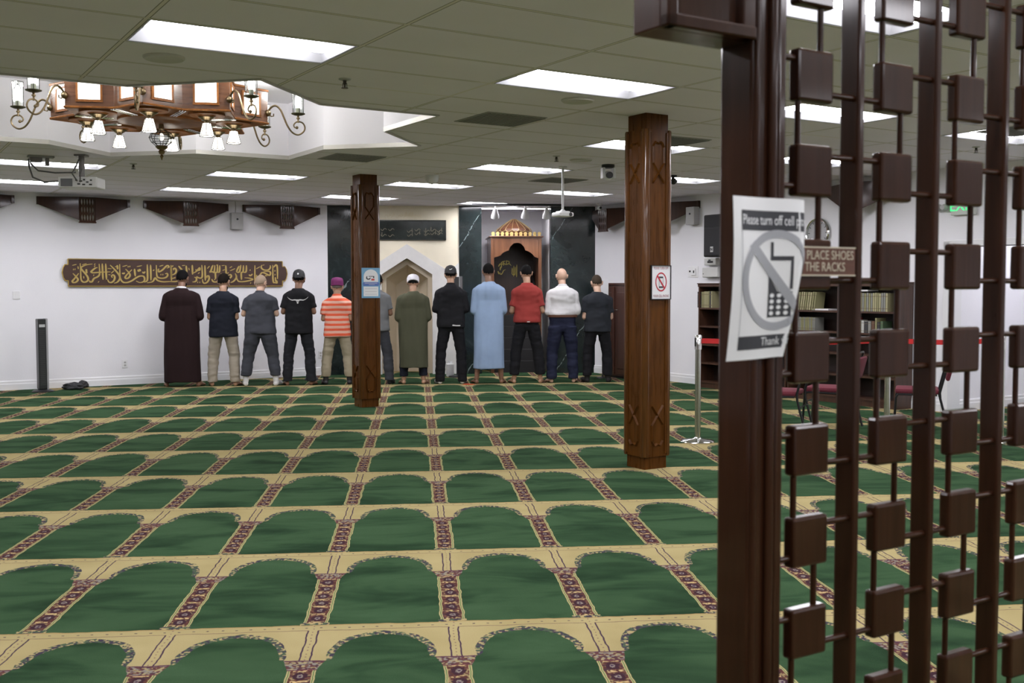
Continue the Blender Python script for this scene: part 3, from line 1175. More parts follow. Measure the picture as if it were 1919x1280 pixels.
# ------------------------------------------------------------------ chandelier in the star recess
CHX = at(*STAR_C, 0) + Vector((-.06, 0, 0))
CH_ROT = BETA + PI / 8
ch = thing('chandelier', 'large star shaped wooden chandelier with lit windows, lantern arms and hanging glass shades', 'chandelier', (CHX.x, CHX.y, 2.94), CH_ROT)
CHWOOD = wood('chandelier_walnut', (0.060, 0.024, 0.010), (0.165, 0.066, 0.026), .28, .4, (1.2, 1.2, 16), 2.2)
CHDARK = wood('chandelier_dark_wood', (0.15, 0.055, 0.016), (0.40, 0.155, 0.042), .45, .0, (3, 12, 3), 2.0, .0006, .2)
R8 = 0.905
out8 = star((0, 0), R8)
HB = .29
b = MB()
n16 = 16
b.add([(x, y, 0) for x, y in out8] + [(x, y, HB) for x, y in out8], [(i, (i + 1) % 16, (i + 1) % 16 + 16, i + 16) for i in range(16)] + [tuple(range(16, 32))])
b.build('body', CHWOOD, ch)
b = MB()
in8 = star((0, 0), R8 - .05)
b.add([(x, y, 0) for x, y in out8] + [(x, y, .012) for x, y in in8], [(i, (i + 1) % 16, (i + 1) % 16 + 16, i + 16) for i in range(16)] + [tuple(range(16, 32))])
for k in range(8):
    a = PI / 4 * k
    # moulded rosettes under every point and ribs running to the middle
    b.lathe([(.15, .012), (.15, -.006), (.12, -.010), (.085, -.004), (.07, -.016), (.0, -.016)], (.61 * math.cos(a), .61 * math.sin(a), 0), 24)
b.lathe([(.36, .012), (.36, -.004), (.30, -.012), (.18, -.006), (.14, -.02), (0, -.02)], (0, 0, 0), 32)
b.build('underside', CHDARK, ch, smooth=True)
b = MB()
for k in range(8):
    a = PI / 4 * k + PI / 8
    for off in (-.022, 0, .022):
        b = MB()
        d = Vector((math.cos(a), math.sin(a), 0)); nn = Vector((-d.y, d.x, 0))
        p0, p1 = d * .40 + nn * off, d * .70 + nn * off
        b.tube([p0 + Vector((0, 0, -.004)), p1 + Vector((0, 0, -.004))], .006, 6)
        b.build('metal_strip', CHROME, ch)
WINLIT = None


def window_mat():
    M = bpy.data.materials.new('lit_bevelled_glass')
    t = NT(M)
    f = t.noise(t.coords('Object', (1, 1, 1)), 9.0, 3.0, .6, 1.0)
    c = t.ramp(f, [(0.3, (1.0, .93, .84)), (0.6, (1, 1, .98)), (0.8, (.80, .82, .88))])
    e = t.n('ShaderNodeEmission')
    t.link(c, e.inputs[0])
    t.put(e.inputs[1], t.m('MULTIPLY_ADD', f, 5.0, 0.6))
    o = t.n('ShaderNodeOutputMaterial')
    t.link(e.outputs[0], o.inputs[0])
    return M


WINLIT = window_mat()
for i in range(16):
    p, q = Vector(out8[i]), Vector(out8[(i + 1) % 16])
    L = (q - p).length
    d = (q - p).normalized()
    nn = Vector((d.y, -d.x))
    m_ = (p + q) / 2
    # window in each face of each point
    fr = MB()
    w, zc, hh = .085, .155, .085

    def face_box(x0, x1, y0, y1, z0, z1, mb):
        vs = []
        for z in (z0, z1):
            for y in (y0, y1):
                for x in (x0, x1):
                    c = m_ + d * x + nn * y
                    vs.append((c.x, c.y, z))
        mb.add(vs, [(0, 2, 3, 1), (4, 5, 7, 6), (0, 1, 5, 4), (2, 6, 7, 3), (0, 4, 6, 2), (1, 3, 7, 5)])
    for x0, x1, z0, z1 in ((-w - .016, -w, zc - hh - .016, zc + hh + .016), (w, w + .016, zc - hh - .016, zc + hh + .016), (-w, w, zc + hh, zc + hh + .016), (-w - .02, w + .02, zc - hh - .02, zc - hh)):
        face_box(x0, x1, -.004, .012, z0, z1, fr)
    f = fr.build('window_frame', CHDARK, ch)
    pm = MB()
    face_box(-w, w, -.002, .002, zc - hh, zc + hh, pm)
    pm.build('pane', WINLIT, f)
for z0, r in ((-.012, .006), (HB - .02, .006)):
    b = MB()
    for i in range(16):
        p, q = out8[i], out8[(i + 1) % 16]
        b.tube([(p[0] * 1.004, p[1] * 1.004, z0 + .02), (q[0] * 1.004, q[1] * 1.004, z0 + .02)], .010, 6)
    b.build('edge_moulding', CHDARK, ch)
b = MB()
b.cone((0, 0, HB), (0, 0, ZR - 2.94), .03, .03, 16)
b.lathe([(.16, ZR - 2.94 - .03), (.15, ZR - 2.94), (.0, ZR - 2.94)], (0, 0, 0), 24)
b.build('stem', BRASS, ch, smooth=True)

GLASS = thin_glass('lantern_glass')
LEAD = mat('dark_lead_came', (0.03, 0.03, 0.028), .45, .6)
CANDLE = emit('lit_candle_tube', (1.0, .97, .92), 14.0)
SHADE = emit('lit_glass_shade', (1.0, .94, .84), 5.0)

# lantern arms
for k in range(8):
    a = PI / 4 * k
    ca, sa = math.cos(a), math.sin(a)
    P = lambda r, z: (r * ca, r * sa, z)
    arm = MB()
    R = R8
    path = [P(R - .01, .10), P(R + .03, .15), P(R + .07, .165), P(R + .11, .13), P(R + .14, .06), P(R + .17, -.01), P(R + .21, -.065), P(R + .26, -.085), P(R + .305, -.06), P(R + .32, -.02), P(R + .30, .02), P(R + .255, .03), P(R + .225, .005), P(R + .23, -.02), P(R + .25, -.022)]
    # smoothed
    sm = []
    V = [Vector(q) for q in path]
    for i in range(len(V) - 1):
        A, B_, C_, D_ = V[max(i - 1, 0)], V[i], V[i + 1], V[min(i + 2, len(V) - 1)]
        for j in range(4):
            u = j / 4
            sm.append(.5 * ((2 * B_) + (C_ - A) * u + (2 * A - 5 * B_ + 4 * C_ - D_) * u * u + (3 * B_ - A - 3 * C_ + D_) * u ** 3))
    sm.append(V[-1])
    nS = len(sm)
    arm.tube(sm, [.0095 - .004 * (i / nS) for i in range(nS)], 8)
    arm.ball(P(R + .25, -.022), .014, 8, 6)
    arm.ball(P(R, .10), (.03, .03, .03), 10, 8)
    arm.tube([P(R, .10), P(R + .03, .07), P(R + .05, .075), P(R + .05, .095)], .006, 6)
    arm.lathe([(.008, .02), (.008, .05), (.016, .055), (.016, .065), (.008, .07), (.012, .085)], P(R + .262, 0), 10)
    A = arm.build('arm', BRASS, ch, smooth=True)
    cx, cy, _ = P(R + .262, 0)
    cup = MB()
    cup.lathe([(.012, .083), (.035, .086), (.060, .096), (.062, .102), (.054, .104), (0, .104)], (cx, cy, 0), 20)
    cup.build('cup', mat('verdigris_brass', (0.13, 0.12, 0.07), .45, .8), A, smooth=True)
    g = MB()
    g.lathe([(.048, .104), (.050, .31)], (cx, cy, 0), 6, cap=False)
    g.build('glass', GLASS, A)
    e = MB()
    for j in range(6):
        an = 2 * PI * j / 6
        e.cone((cx + .0485 * math.cos(an), cy + .0485 * math.sin(an), .104), (cx + .0505 * math.cos(an), cy + .0505 * math.sin(an), .31), .0030, .0030, 5)
        an2 = 2 * PI * (j + 1) / 6
        e.cone((cx + .0505 * math.cos(an), cy + .0505 * math.sin(an), .31), (cx + .0505 * math.cos(an2), cy + .0505 * math.sin(an2), .31), .0030, .0030, 5)
    e.build('came', LEAD, A)
    cd = MB()
    cd.lathe([(.018, .104), (.020, .15)], (cx, cy, 0), 12)
    cd.build('candle_base', mat('pale_green_glass', (.55, .6, .42), .3), A, smooth=True)
    if k != 2:
        cd = MB()
        cd.lathe([(.021, .15), (.025, .18), (.025, .235), (.014, .27), (0.002, .285)], (cx, cy, 0), 12)
        cd.build('bulb', CANDLE, A, smooth=True)
    # hanging bell shade under the point
    sx, sy, _ = P(.61, 0)
    hs = MB()
    hs.lathe([(.05, -.012), (.07, -.02), (.045, -.034), (.022, -.05), (.020, -.065), (.030, -.068)], (sx, sy, 0), 16)
    S = hs.build('shade_holder', BRASS, ch, smooth=True)
    g = MB()
    g.lathe([(.032, -.068), (.040, -.10), (.058, -.172)], (sx, sy, 0), 8, cap=False)
    g.build('glass_shade', SHADE, S)
    e = MB()
    for j in range(8):
        an = 2 * PI * j / 8
        q = lambda r, z: (sx + r * math.cos(an), sy + r * math.sin(an), z)
        e.tube([q(.033, -.066), q(.041, -.10), q(.059, -.173)], .0030, 5)
        an2 = 2 * PI * (j + 1) / 8
        e.cone(q(.059, -.173), (sx + .059 * math.cos(an2), sy + .059 * math.sin(an2), -.173), .003, .003, 5)
    e.build('came', LEAD, S)

# central faceted globe
cg = MB()
cg.lathe([(.02, -.02), (.025, -.06), (.012, -.07)], (0, 0, 0), 12)
cg.lathe([(.045, -.205), (.055, -.215), (.035, -.235), (.02, -.24), (.03, -.255), (.022, -.275), (.008, -.28), (.016, -.295), (.01, -.31), (.002, -.33)], (0, 0, 0), 14)
G = cg.build('globe_finial', BRASS, ch, smooth=True)
g = MB()
prof = [(.03, -.068), (.085, -.10), (.105, -.135), (.085, -.175), (.045, -.207)]
g.lathe(prof, (0, 0, 0), 8, cap=False)
g.build('globe_glass', GLASS, G)
e = MB()
for j in range(8):
    an = 2 * PI * j / 8; an2 = 2 * PI * (j + 1) / 8
    e.tube([(r * math.cos(an), r * math.sin(an), z) for r, z in prof], .003, 5)
    for r, z in prof[1:4]:
        e.cone((r * math.cos(an), r * math.sin(an), z), (r * math.cos(an2), r * math.sin(an2), z), .003, .003, 5)
e.build('globe_came', LEAD, G)
cd = MB(); cd.ball((0, 0, -.13), (.022, .022, .034), 10, 8)
cd.build('globe_bulb', emit('dim_bulb', (1, .95, .85), 1.6), G, smooth=True)

# light of the chandelier's lamps
for k in range(8):
    if k == 2: continue
    a = PI / 4 * k
    l = bpy.data.lights.new('candle_light', 'POINT')
    l.energy = 11.0
    l.color = (1, .97, .95)
    l.shadow_soft_size = .03
    lo = bpy.data.objects.new('candle_light', l)
    COL.objects.link(lo)
    lo.parent = ch
    lo.location = ((R8 + .262) * math.cos(a), (R8 + .262) * math.sin(a), .30)

# ------------------------------------------------------------------ things on the left white wall
def corbel(loc, rz, label, group='dark wooden corbels under the ceiling'):
    K = thing('wooden_corbel', label, 'corbel', loc, rz, group)
    # origin: wall line, top centre
    w, p, c, h, he = .645, .26, .115, .375, .115
    for sgn in (-1, 1):
        b = MB()
        A = Vector((sgn * w, -.016, 0)); B_ = Vector((sgn * c, -p, 0))
        d = (B_ - A).normalized(); nn = Vector((d.y, -d.x, 0)) * .012
        for o_ in (0,):
            ps = [A, B_, B_ + Vector((0, 0, -h + .03)), A + Vector((0, 0, -he))]
            b.prism([q + nn for q in ps], -nn * 2)
        # small return at the wall end
        b.box(sgn * w - .02, sgn * w + .02, -.05, 0, -he, 0)
        b.build('wing', DARKWOOD, K)
    # pierced panel: slats and rails with almond openings between
    b = MB()
    ns = 5
    ow, gap = .020, .0165
    x = -c
    edges = [(-c, -c + .018), (c - .018, c)]
    pitch = (2 * c - .036) / ns
    for a_, b_ in edges:
        b.box(a_, b_, -p - .02, -p + .01, -h, 0)
    zrows = [-.075, -.19, -.305]
    oh = .052
    prev = 0
    for zr in zrows:
        b.box(-c + .018, c - .018, -p - .018, -p + .008, zr + oh, prev)
        prev = zr - oh
        for i in range(ns):
            xc = -c + .018 + pitch * (i + .5)
            # two curved cheeks leave an almond opening
            for s in (-1, 1):
                pts = [(xc + s * pitch / 2, zr + oh)] + [(xc + s * (.0125 * math.cos(PI * (q / 8 - .5))), zr + oh * (1 - 2 * q / 8)) for q in range(9)] + [(xc + s * pitch / 2, zr - oh)]
                b.prism([(q[0], -p - .016, q[1]) for q in pts], (0, .022, 0))
    b.box(-c + .018, c - .018, -p - .018, -p + .008, -h, prev)
    b.bbox(-c - .008, c + .008, -p - .025, -p + .02, -h - .012, -h + .006, .003)
    b.build('pierced_panel', DARKWOOD, K)
    return K


corbel(at(1.42, T_WALL, 2.86), BETA, 'dark wooden corbel cut by the left edge of the picture')
corbel(at(3.05, T_WALL, 2.86), BETA, 'dark wooden corbel on the white wall above the left end of the calligraphy panel')
corbel(at(4.585, T_WALL, 2.86), BETA, 'dark wooden corbel on the white wall just left of the grey wall speaker')
corbel(at(6.16, T_WALL, 2.86), BETA, 'dark wooden corbel on the white wall right of the grey wall speaker')
RZR = BETA - PI / 2
corbel(at(S_WALL, 14.464, 2.825), RZR, 'dark wooden corbel between the marble wall and the right pillar')
corbel(at(S_WALL, 13.003, 2.825), RZR, 'dark wooden corbel showing its end right of the right pillar')
corbel(at(S_WALL, 9.204, 2.825), RZR, 'dark wooden corbel seen through the wooden screen above the bookcases')

# calligraphy panel
PSTROKES = [[[2.866,1.724],[2.891,1.697],[2.921,1.66],[2.936,1.628],[2.911,1.595],[2.872,1.586],[2.855,1.605],[2.877,1.632],[2.913,1.678],[2.948,1.725]],[[2.87,1.784],[2.88,1.782]],[[2.893,1.786],[2.903,1.784]],[[2.86,1.844],[2.921,1.86]],[[2.94,1.831],[2.945,1.789]],[[2.973,1.877],[2.977,1.748],[2.98,1.637],[3.007,1.596],[3.05,1.596],[3.082,1.628],[3.074,1.674],[3.036,1.73],[2.997,1.776],[2.981,1.808],[3.007,1.831],[3.065,1.855],[3.148,1.868]],[[2.999,1.854],[3.065,1.874]],[[3.061,1.79],[3.058,1.762],[3.067,1.725]],[[3.017,1.683],[3.022,1.646]],[[3.245,1.871],[3.249,1.722],[3.219,1.675],[3.166,1.647],[3.137,1.6],[3.107,1.596],[3.105,1.619]],[[3.158,1.698],[3.168,1.695]],[[3.227,1.599],[3.235,1.593]],[[3.222,1.815],[3.187,1.805],[3.137,1.763],[3.128,1.747],[3.159,1.735],[3.274,1.745],[3.408,1.751]],[[3.176,1.868],[3.186,1.861]],[[3.175,1.838],[3.185,1.831]],[[3.29,1.876],[3.296,1.629]],[[3.339,1.876],[3.347,1.629]],[[3.437,1.662],[3.422,1.681],[3.441,1.704],[3.462,1.69],[3.469,1.657],[3.45,1.61],[3.413,1.587],[3.378,1.599],[3.365,1.633]],[[3.376,1.708],[3.407,1.704]],[[3.405,1.854],[3.454,1.803],[3.506,1.742],[3.541,1.686],[3.54,1.639],[3.503,1.592],[3.458,1.577]],[[3.545,1.869],[3.545,1.752],[3.55,1.658],[3.585,1.596],[3.648,1.587],[3.722,1.615],[3.777,1.654],[3.842,1.687],[3.898,1.683],[3.915,1.64],[3.896,1.602],[3.841,1.587],[3.786,1.611]],[[3.957,1.869],[3.959,1.726],[3.952,1.621],[3.905,1.592]],[[4.008,1.864],[4.01,1.621]],[[3.63,1.795],[3.67,1.752],[3.696,1.705],[3.677,1.663],[3.64,1.648],[3.623,1.667],[3.651,1.71],[3.725,1.786]],[[3.664,1.834],[3.677,1.831]],[[3.689,1.837],[3.702,1.834]],[[3.812,1.787],[3.827,1.763],[3.844,1.79],[3.855,1.763]],[[3.799,1.834],[3.878,1.851]],[[3.585,1.832],[3.658,1.854]],[[3.765,1.8],[3.768,1.744],[3.775,1.682]],[[3.881,1.754],[3.903,1.735],[3.925,1.759]],[[3.578,1.735],[3.598,1.724],[3.619,1.738]],[[3.368,1.802],[3.427,1.798]],[[3.416,1.727],[3.46,1.768]],[[3.476,1.826],[3.513,1.841]],[[3.509,1.855],[3.514,1.789]],[[4.096,1.861],[4.098,1.726],[4.112,1.674],[4.168,1.655],[4.234,1.665],[4.267,1.699],[4.259,1.732],[4.23,1.722]],[[4.132,1.746],[4.128,1.803],[4.132,1.755],[4.189,1.785],[4.246,1.843],[4.275,1.853],[4.289,1.829],[4.255,1.814]],[[4.143,1.842],[4.204,1.86]],[[4.157,1.712],[4.17,1.711]],[[4.187,1.713],[4.201,1.711]],[[4.322,1.863],[4.323,1.641]],[[3.951,1.583],[4.035,1.602],[4.074,1.659],[4.111,1.621],[4.185,1.6],[4.28,1.602],[4.393,1.61]],[[4.048,1.785],[4.059,1.774]],[[4.341,1.853],[4.351,1.839]],[[4.331,1.648],[4.401,1.665],[4.468,1.638],[4.39,1.604],[4.31,1.601]],[[4.324,1.854],[4.325,1.617]],[[4.368,1.782],[4.361,1.804],[4.388,1.81],[4.403,1.774],[4.382,1.729],[4.322,1.701]],[[4.429,1.699],[4.439,1.694]],[[4.439,1.85],[4.473,1.81],[4.518,1.765]],[[4.559,1.857],[4.568,1.745]],[[4.494,1.856],[4.544,1.861]],[[4.599,1.821],[4.609,1.784]],[[4.656,1.868],[4.658,1.715]],[[4.661,1.733],[4.715,1.764],[4.756,1.807],[4.773,1.822],[4.772,1.789],[4.727,1.781],[4.707,1.797]],[[4.808,1.869],[4.812,1.695],[4.784,1.659],[4.744,1.669],[4.722,1.687]],[[4.685,1.672],[4.715,1.664],[4.718,1.623],[4.692,1.601],[4.653,1.597]],[[4.732,1.593],[4.744,1.591]],[[4.765,1.593],[4.777,1.591]],[[4.745,1.728],[4.771,1.751]],[[4.857,1.865],[4.861,1.618]],[[4.892,1.66],[4.885,1.685],[4.914,1.694],[4.922,1.649],[4.891,1.595],[4.844,1.576],[4.819,1.601],[4.815,1.644]],[[4.928,1.755],[4.956,1.786],[4.972,1.835],[4.991,1.869]],[[4.932,1.751],[4.976,1.763],[5.004,1.756],[5.018,1.869]],[[5.012,1.756],[5.052,1.758],[5.062,1.861]],[[5.059,1.756],[5.091,1.764],[5.098,1.867]],[[4.894,1.811],[4.933,1.855]],[[5.045,1.866],[5.068,1.87]],[[5.023,1.763],[5.027,1.645]],[[4.964,1.644],[4.984,1.607],[5.02,1.597],[5.067,1.605]],[[5.005,1.639],[5.018,1.636]],[[5.111,1.73],[5.123,1.726]],[[5.196,1.868],[5.201,1.713]],[[5.14,1.782],[5.182,1.8]],[[5.128,1.862],[5.181,1.867]],[[5.226,1.749],[5.236,1.739]],[[5.231,1.702],[5.271,1.718],[5.285,1.687],[5.253,1.66],[5.218,1.674]],[[5.263,1.778],[5.35,1.816]],[[5.259,1.827],[5.301,1.851]],[[5.369,1.758],[5.391,1.812],[5.419,1.86]],[[5.377,1.754],[5.422,1.769],[5.445,1.876]],[[5.441,1.759],[5.479,1.764],[5.489,1.871]],[[5.485,1.759],[5.53,1.766],[5.538,1.871]],[[5.448,1.761],[5.452,1.633]],[[5.349,1.739],[5.369,1.677],[5.326,1.614],[5.271,1.587]],[[5.355,1.729],[5.388,1.625],[5.441,1.602],[5.547,1.613],[5.642,1.64],[5.58,1.661],[5.505,1.667]],[[5.599,1.583],[5.611,1.579]],[[5.579,1.72],[5.602,1.701],[5.639,1.73]],[[5.593,1.795],[5.606,1.791]],[[5.68,1.873],[5.682,1.617],[5.73,1.588],[5.795,1.594]],[[5.799,1.879],[5.788,1.835],[5.831,1.799],[5.907,1.798],[5.943,1.836],[5.941,1.875]],[[5.825,1.768],[5.896,1.774],[5.942,1.762],[5.928,1.709],[5.852,1.742],[5.798,1.752],[5.753,1.697],[5.712,1.676],[5.708,1.715]],[[5.701,1.813],[5.769,1.852]],[[5.81,1.874],[5.843,1.882]],[[5.985,1.881],[5.987,1.615],[6.025,1.588],[6.061,1.577]],[[5.998,1.841],[6.056,1.876],[6.064,1.648]],[[6.027,1.679],[6.031,1.603]],[[6.014,1.722],[6.029,1.718]],[[6.013,1.786],[6.028,1.781]],[[6.048,1.626],[6.056,1.573]],[[5.851,1.705],[5.864,1.701]],[[5.873,1.705],[5.886,1.701]]]
cp = thing('calligraphy_panel', 'long brown panel with gold Arabic calligraphy on the white wall', 'panel', at(0, T_WALL), BETA)
x0, x1, z0, z1 = 2.80, 6.15, 1.53, 1.94
ol = [(x0, z1), (x1, z1), (x1, z1 - .085), (x1 + .045, z1 - .085), (x1 + .07, z1 - .13), (x1 + .085, (z0 + z1) / 2), (x1 + .07, z0 + .13), (x1 + .045, z0 + .085), (x1, z0 + .085), (x1, z0),
      (x0, z0), (x0, z0 + .085), (x0 - .045, z0 + .085), (x0 - .07, z0 + .13), (x0 - .085, (z0 + z1) / 2), (x0 - .07, z1 - .13), (x0 - .045, z1 - .085), (x0, z1 - .085)]
b = MB()
b.prism([(x, -.03, z) for x, z in ol], (0, .03, 0))
b.build('board', mat('brown_lacquer', (0.062, 0.030, 0.022), .4, var=.15, scale=3), cp)
b = MB()
for i in range(len(ol)):
    p, q = ol[i], ol[(i + 1) % len(ol)]
    b.tube([(p[0], -.031, p[1]), (q[0], -.031, q[1])], .008, 6)
b.build('gold_border', GOLD, cp)
b = MB()
for st in PSTROKES:
    big = len(st) > 2 or abs(st[0][1] - st[1][1]) > .05
    dot = len(st) == 2 and (abs(st[0][0] - st[1][0]) + abs(st[0][1] - st[1][1])) < .03
    b.ribbon(st, .026 if dot else (.024 if big else .013), -.0305, .006, .9 if dot else .45)
b.build('calligraphy', mat('gold_calligraphy', (0.55, 0.40, 0.13), .4, .3), cp)

def wall_speaker(loc, rz, label, cable=True):
    W_ = thing('wall_speaker', label, 'speaker', loc, rz)
    b = MB()
    b.bbox(-.095, .095, -.13, -.02, -.135, .135, .006)
    b.build('cabinet', mat('grey_speaker_paint', (0.40, 0.395, 0.39), .55), W_)
    b = MB(); b.lathe([(.016, -.138), (.016, -.12)], (0, 0, .03), 12, axis='y'); b.build('port', BLACK, W_)
    b = MB(); b.box(-.03, .03, -.03, 0, -.05, .05); b.build('bracket', GREYP, W_)
    if cable:
        b = MB(); b.tube([(0, -.02, .13), (.01, -.008, .2), (.005, -.006, .42)], .006, 6); b.build('cable', GREYP, W_)


wall_speaker(at(5.37, T_WALL, 2.585), BETA, 'small grey wall speaker between two corbels on the left white wall')
wall_speaker(at(S_WALL, 12.43, 2.595), RZR, 'small grey wall speaker right of the right pillar', False)


def plate(name, loc, rz, label, cat, w, h, kind):
    P = thing(name, label, cat, loc, rz)
    b = MB(); b.bbox(-w / 2, w / 2, -.010, 0, -h / 2, h / 2, .003)
    b.build('cover_plate', TRIM, P)
    b = MB()
    if kind == 'outlet':
        for z in (-.022, .022):
            b.box(-.016, .016, -.012, -.009, z - .014, z + .014)
        b.build('socket', GREYP, P)
    elif kind == 'switch':
        b.box(-.016, .016, -.013, -.009, -.03, .03)
        b.build('rocker', TRIM, P)
    elif kind == 'thermo':
        b.box(-w * .12, w * .3, -.03, -.008, -h * .3, h * .3)
        b.build('housing', TRIM, P)
        b = MB(); b.box(-w * .38, -w * .2, -.012, -.009, -.005, .02); b.box(w * .12, w * .22, -.032, -.029, -.02, .02)
        b.build('display', BLACK, P)


plate('wall_switch', at(2.085, T_WALL, 1.40), BETA, 'white blank wall plate near the left edge of the white wall', 'switch', .10, .12, 'switch')
plate('wall_outlet', at(3.60, T_WALL, .325), BETA, 'white wall outlet low on the wall left of the man in maroon', 'outlet', .085, .125, 'outlet')
plate('wall_outlet', at(6.82, T_WALL, .36), BETA, 'small wall outlet low beside the man in orange stripes', 'outlet', .075, .12, 'outlet')
plate('thermostat', at(S_WALL, 12.487, 1.739), RZR, 'white thermostat on a plate right of the right pillar', 'thermostat', .23, .17, 'thermo')

# tower heater and crumpled bag at the left wall
th = thing('tower_fan', 'tall narrow black and silver tower fan standing by the left white wall', 'fan', at(2.33, 16.62), BETA + .1)
b = MB(); b.bbox(-.055, .055, -.075, .07, .04, 1.06, .012); b.build('grille_body', mat('fan_black', (0.018, 0.02, 0.02), .35), th)
b = MB(); b.bbox(.052, .082, -.07, .075, .03, 1.065, .008); b.build('side_panel', mat('silver_plastic', (0.36, 0.36, 0.37), .4, .3), th)
b = MB()
for k in range(30):
    b.box(-.04, .04, -.0785, -.074, .10 + k * .027, .112 + k * .027)
b.build('louvre', mat('fan_grille', (0.035, 0.038, 0.038), .5), th)
b = MB(); b.box(-.04, .04, -.079, -.074, .94, .98); b.build('control_strip', mat('grey_label', (0.45, 0.46, 0.46), .4), th)
b = MB(); b.lathe([(.15, 0), (.15, .012), (.12, .03), (.06, .042), (0, .042)], (0.01, 0, 0), 24); b.build('base', BLACK, th, smooth=True)


def blob(name, label, cat, loc, size, m, seed=0, rough=.35, group=None):
    bm = bmesh.new()
    bmesh.ops.create_icosphere(bm, subdivisions=4, radius=1)
    for v in bm.verts:
        d = v.co.copy()
        k = 1 + rough * (mnoise.noise(d * 1.7 + Vector((seed, 0, 0))) + .5 * mnoise.noise(d * 4 + Vector((0, seed, 0))))
        v.co = Vector((d.x * k * size[0], d.y * k * size[1], max(0, (d.z * k + .85) * size[2])))
    me = bpy.data.meshes.new(name)
    bm.to_mesh(me); bm.free()
    o = link_mesh(name, me, m, smooth=True, loc=loc)
    return tag(o, label, cat, group)


blob('cloth_bag', 'crumpled dark bag lying on the carpet beside the tower fan', 'bag', at(2.76, 16.75), (.16, .09, .055), mat('dark_cloth', (0.03, 0.03, 0.033), .8), 3)
blob('cloth_bag', 'small dark bundle lying on the carpet against the white baseboard', 'bag', at(2.95, 16.95), (.07, .06, .06), mat('dark_cloth', (0.03, 0.03, 0.033), .8), 9)

# slim dark stand by the wall behind the man in the black cap
st = thing('floor_stand', 'slim dark floor stand with a flared foot, behind the man with the white horn emblem', 'stand', (-1.72, 17.45, 0), 0)
b = MB(); b.lathe([(.11, 0), (.11, .02), (.075, .06), (.055, .35), (.035, .38), (.028, .9), (.025, .95), (0, .955)], (0, 0, 0), 18)
b.build('column', mat('dark_blue_grey_plastic', (0.035, 0.045, 0.06), .4), st, smooth=True)
b = MB(); b.tube([(.1, 0, .01), (.2, -.05, .008), (.27, .05, .008), (.35, .2, .008)], .006, 6); b.build('cable', BLACK, st)
b = MB(); b.bbox(.045, .075, -.06, -.02, .1, .32, .004); b.build('handle', mat('pale_grey_plastic', (0.5, 0.5, 0.52), .4), st)

# ------------------------------------------------------------------ qibla wall pieces
mp = thing('marble_plaque', 'black marble plaque with faint carved writing above the niche arch', 'plaque', (MX + .005, Y_MIH, 2.49), 0)
b = MB(); b.bbox(-.66, .66, -.03, 0, -.165, .165, .004)
b.build('slab', mat('black_green_marble', (0.020, 0.026, 0.024), .15, var=.5, scale=5), mp)
b = MB()
for x0, x1, z0, z1 in ((-.67, .67, .155, .172), (-.67, .67, -.172, -.155), (-.672, -.655, -.172, .172), (.655, .672, -.172, .172)):
    b.box(x0, x1, -.036, 0, z0, z1)
b.build('edge', mat('plaque_edge', (0.02, 0.02, 0.016), .3), mp)
ENGR = mat('faint_engraving', (0.20, 0.18, 0.12), .5)
b = MB()
rr_ = random.Random(5)
for zc in (.0, -.075):
    b = MB()
    for cx in (-.52, -.40, -.27, .05, .18, .34, .45, .56):
        z_ = zc + rr_.uniform(-.02, .02)
        b.ribbon([(cx - .05, z_ + .01), (cx - .02, z_ - .02), (cx + .02, z_ + .015), (cx + .055, z_ - .005)], .010, -.0302, .001)
        if rr_.random() < .7:
            x_ = cx + rr_.uniform(-.04, .04)
            b.ribbon([(x_, z_ - .02), (x_ + .003, z_ + .055)], .008, -.0302, .001)
    b.build('carved_writing', ENGR, mp)

me = text_mesh(arabic('بسم الله الرحمن الرحيم'), .13, 'CENTER', .004)
xs = [v.co.x for v in me.vertices]; zs = [v.co.z for v in me.vertices]
k = .62 / (max(xs) - min(xs)); xm = (max(xs) + min(xs)) / 2; zm = (max(zs) + min(zs)) / 2
for v in me.vertices:
    v.co = Vector(((v.co.x - xm) * k, v.co.y - .004, (v.co.z - zm) * .8))
o = link_mesh('wall_inscription', me, mat('pale_gold_lettering', (0.78, 0.68, 0.46), .4), loc=(MX - .06, Y_MIH, 2.74))
tag(o, 'raised pale Arabic inscription on the cream wall above the black plaque', 'inscription')

# minbar (stepped wooden pulpit with a canopy)
MBWOOD = wood('minbar_wood', (0.060, 0.022, 0.011), (0.125, 0.046, 0.022), .32, .3)
MBPALE = wood('minbar_carved_gold_wood', (0.50, 0.34, 0.10), (0.72, 0.52, 0.22), .4, .2)
mn = thing('minbar', 'tall dark wooden minbar pulpit with arched opening, gold writing and tented roof', 'pulpit', (1.735, Y_MIH + .12, 0), 0)
w = .445
DEP = .95
b = MB()
b.box(-w, -w + .05, 0, DEP, 0, 2.38); b.box(w - .05, w, 0, DEP, 0, 2.38)
b.box(-w, w, DEP - .04, DEP, 0, 2.38)
b.build('side_wall', MBWOOD, mn)
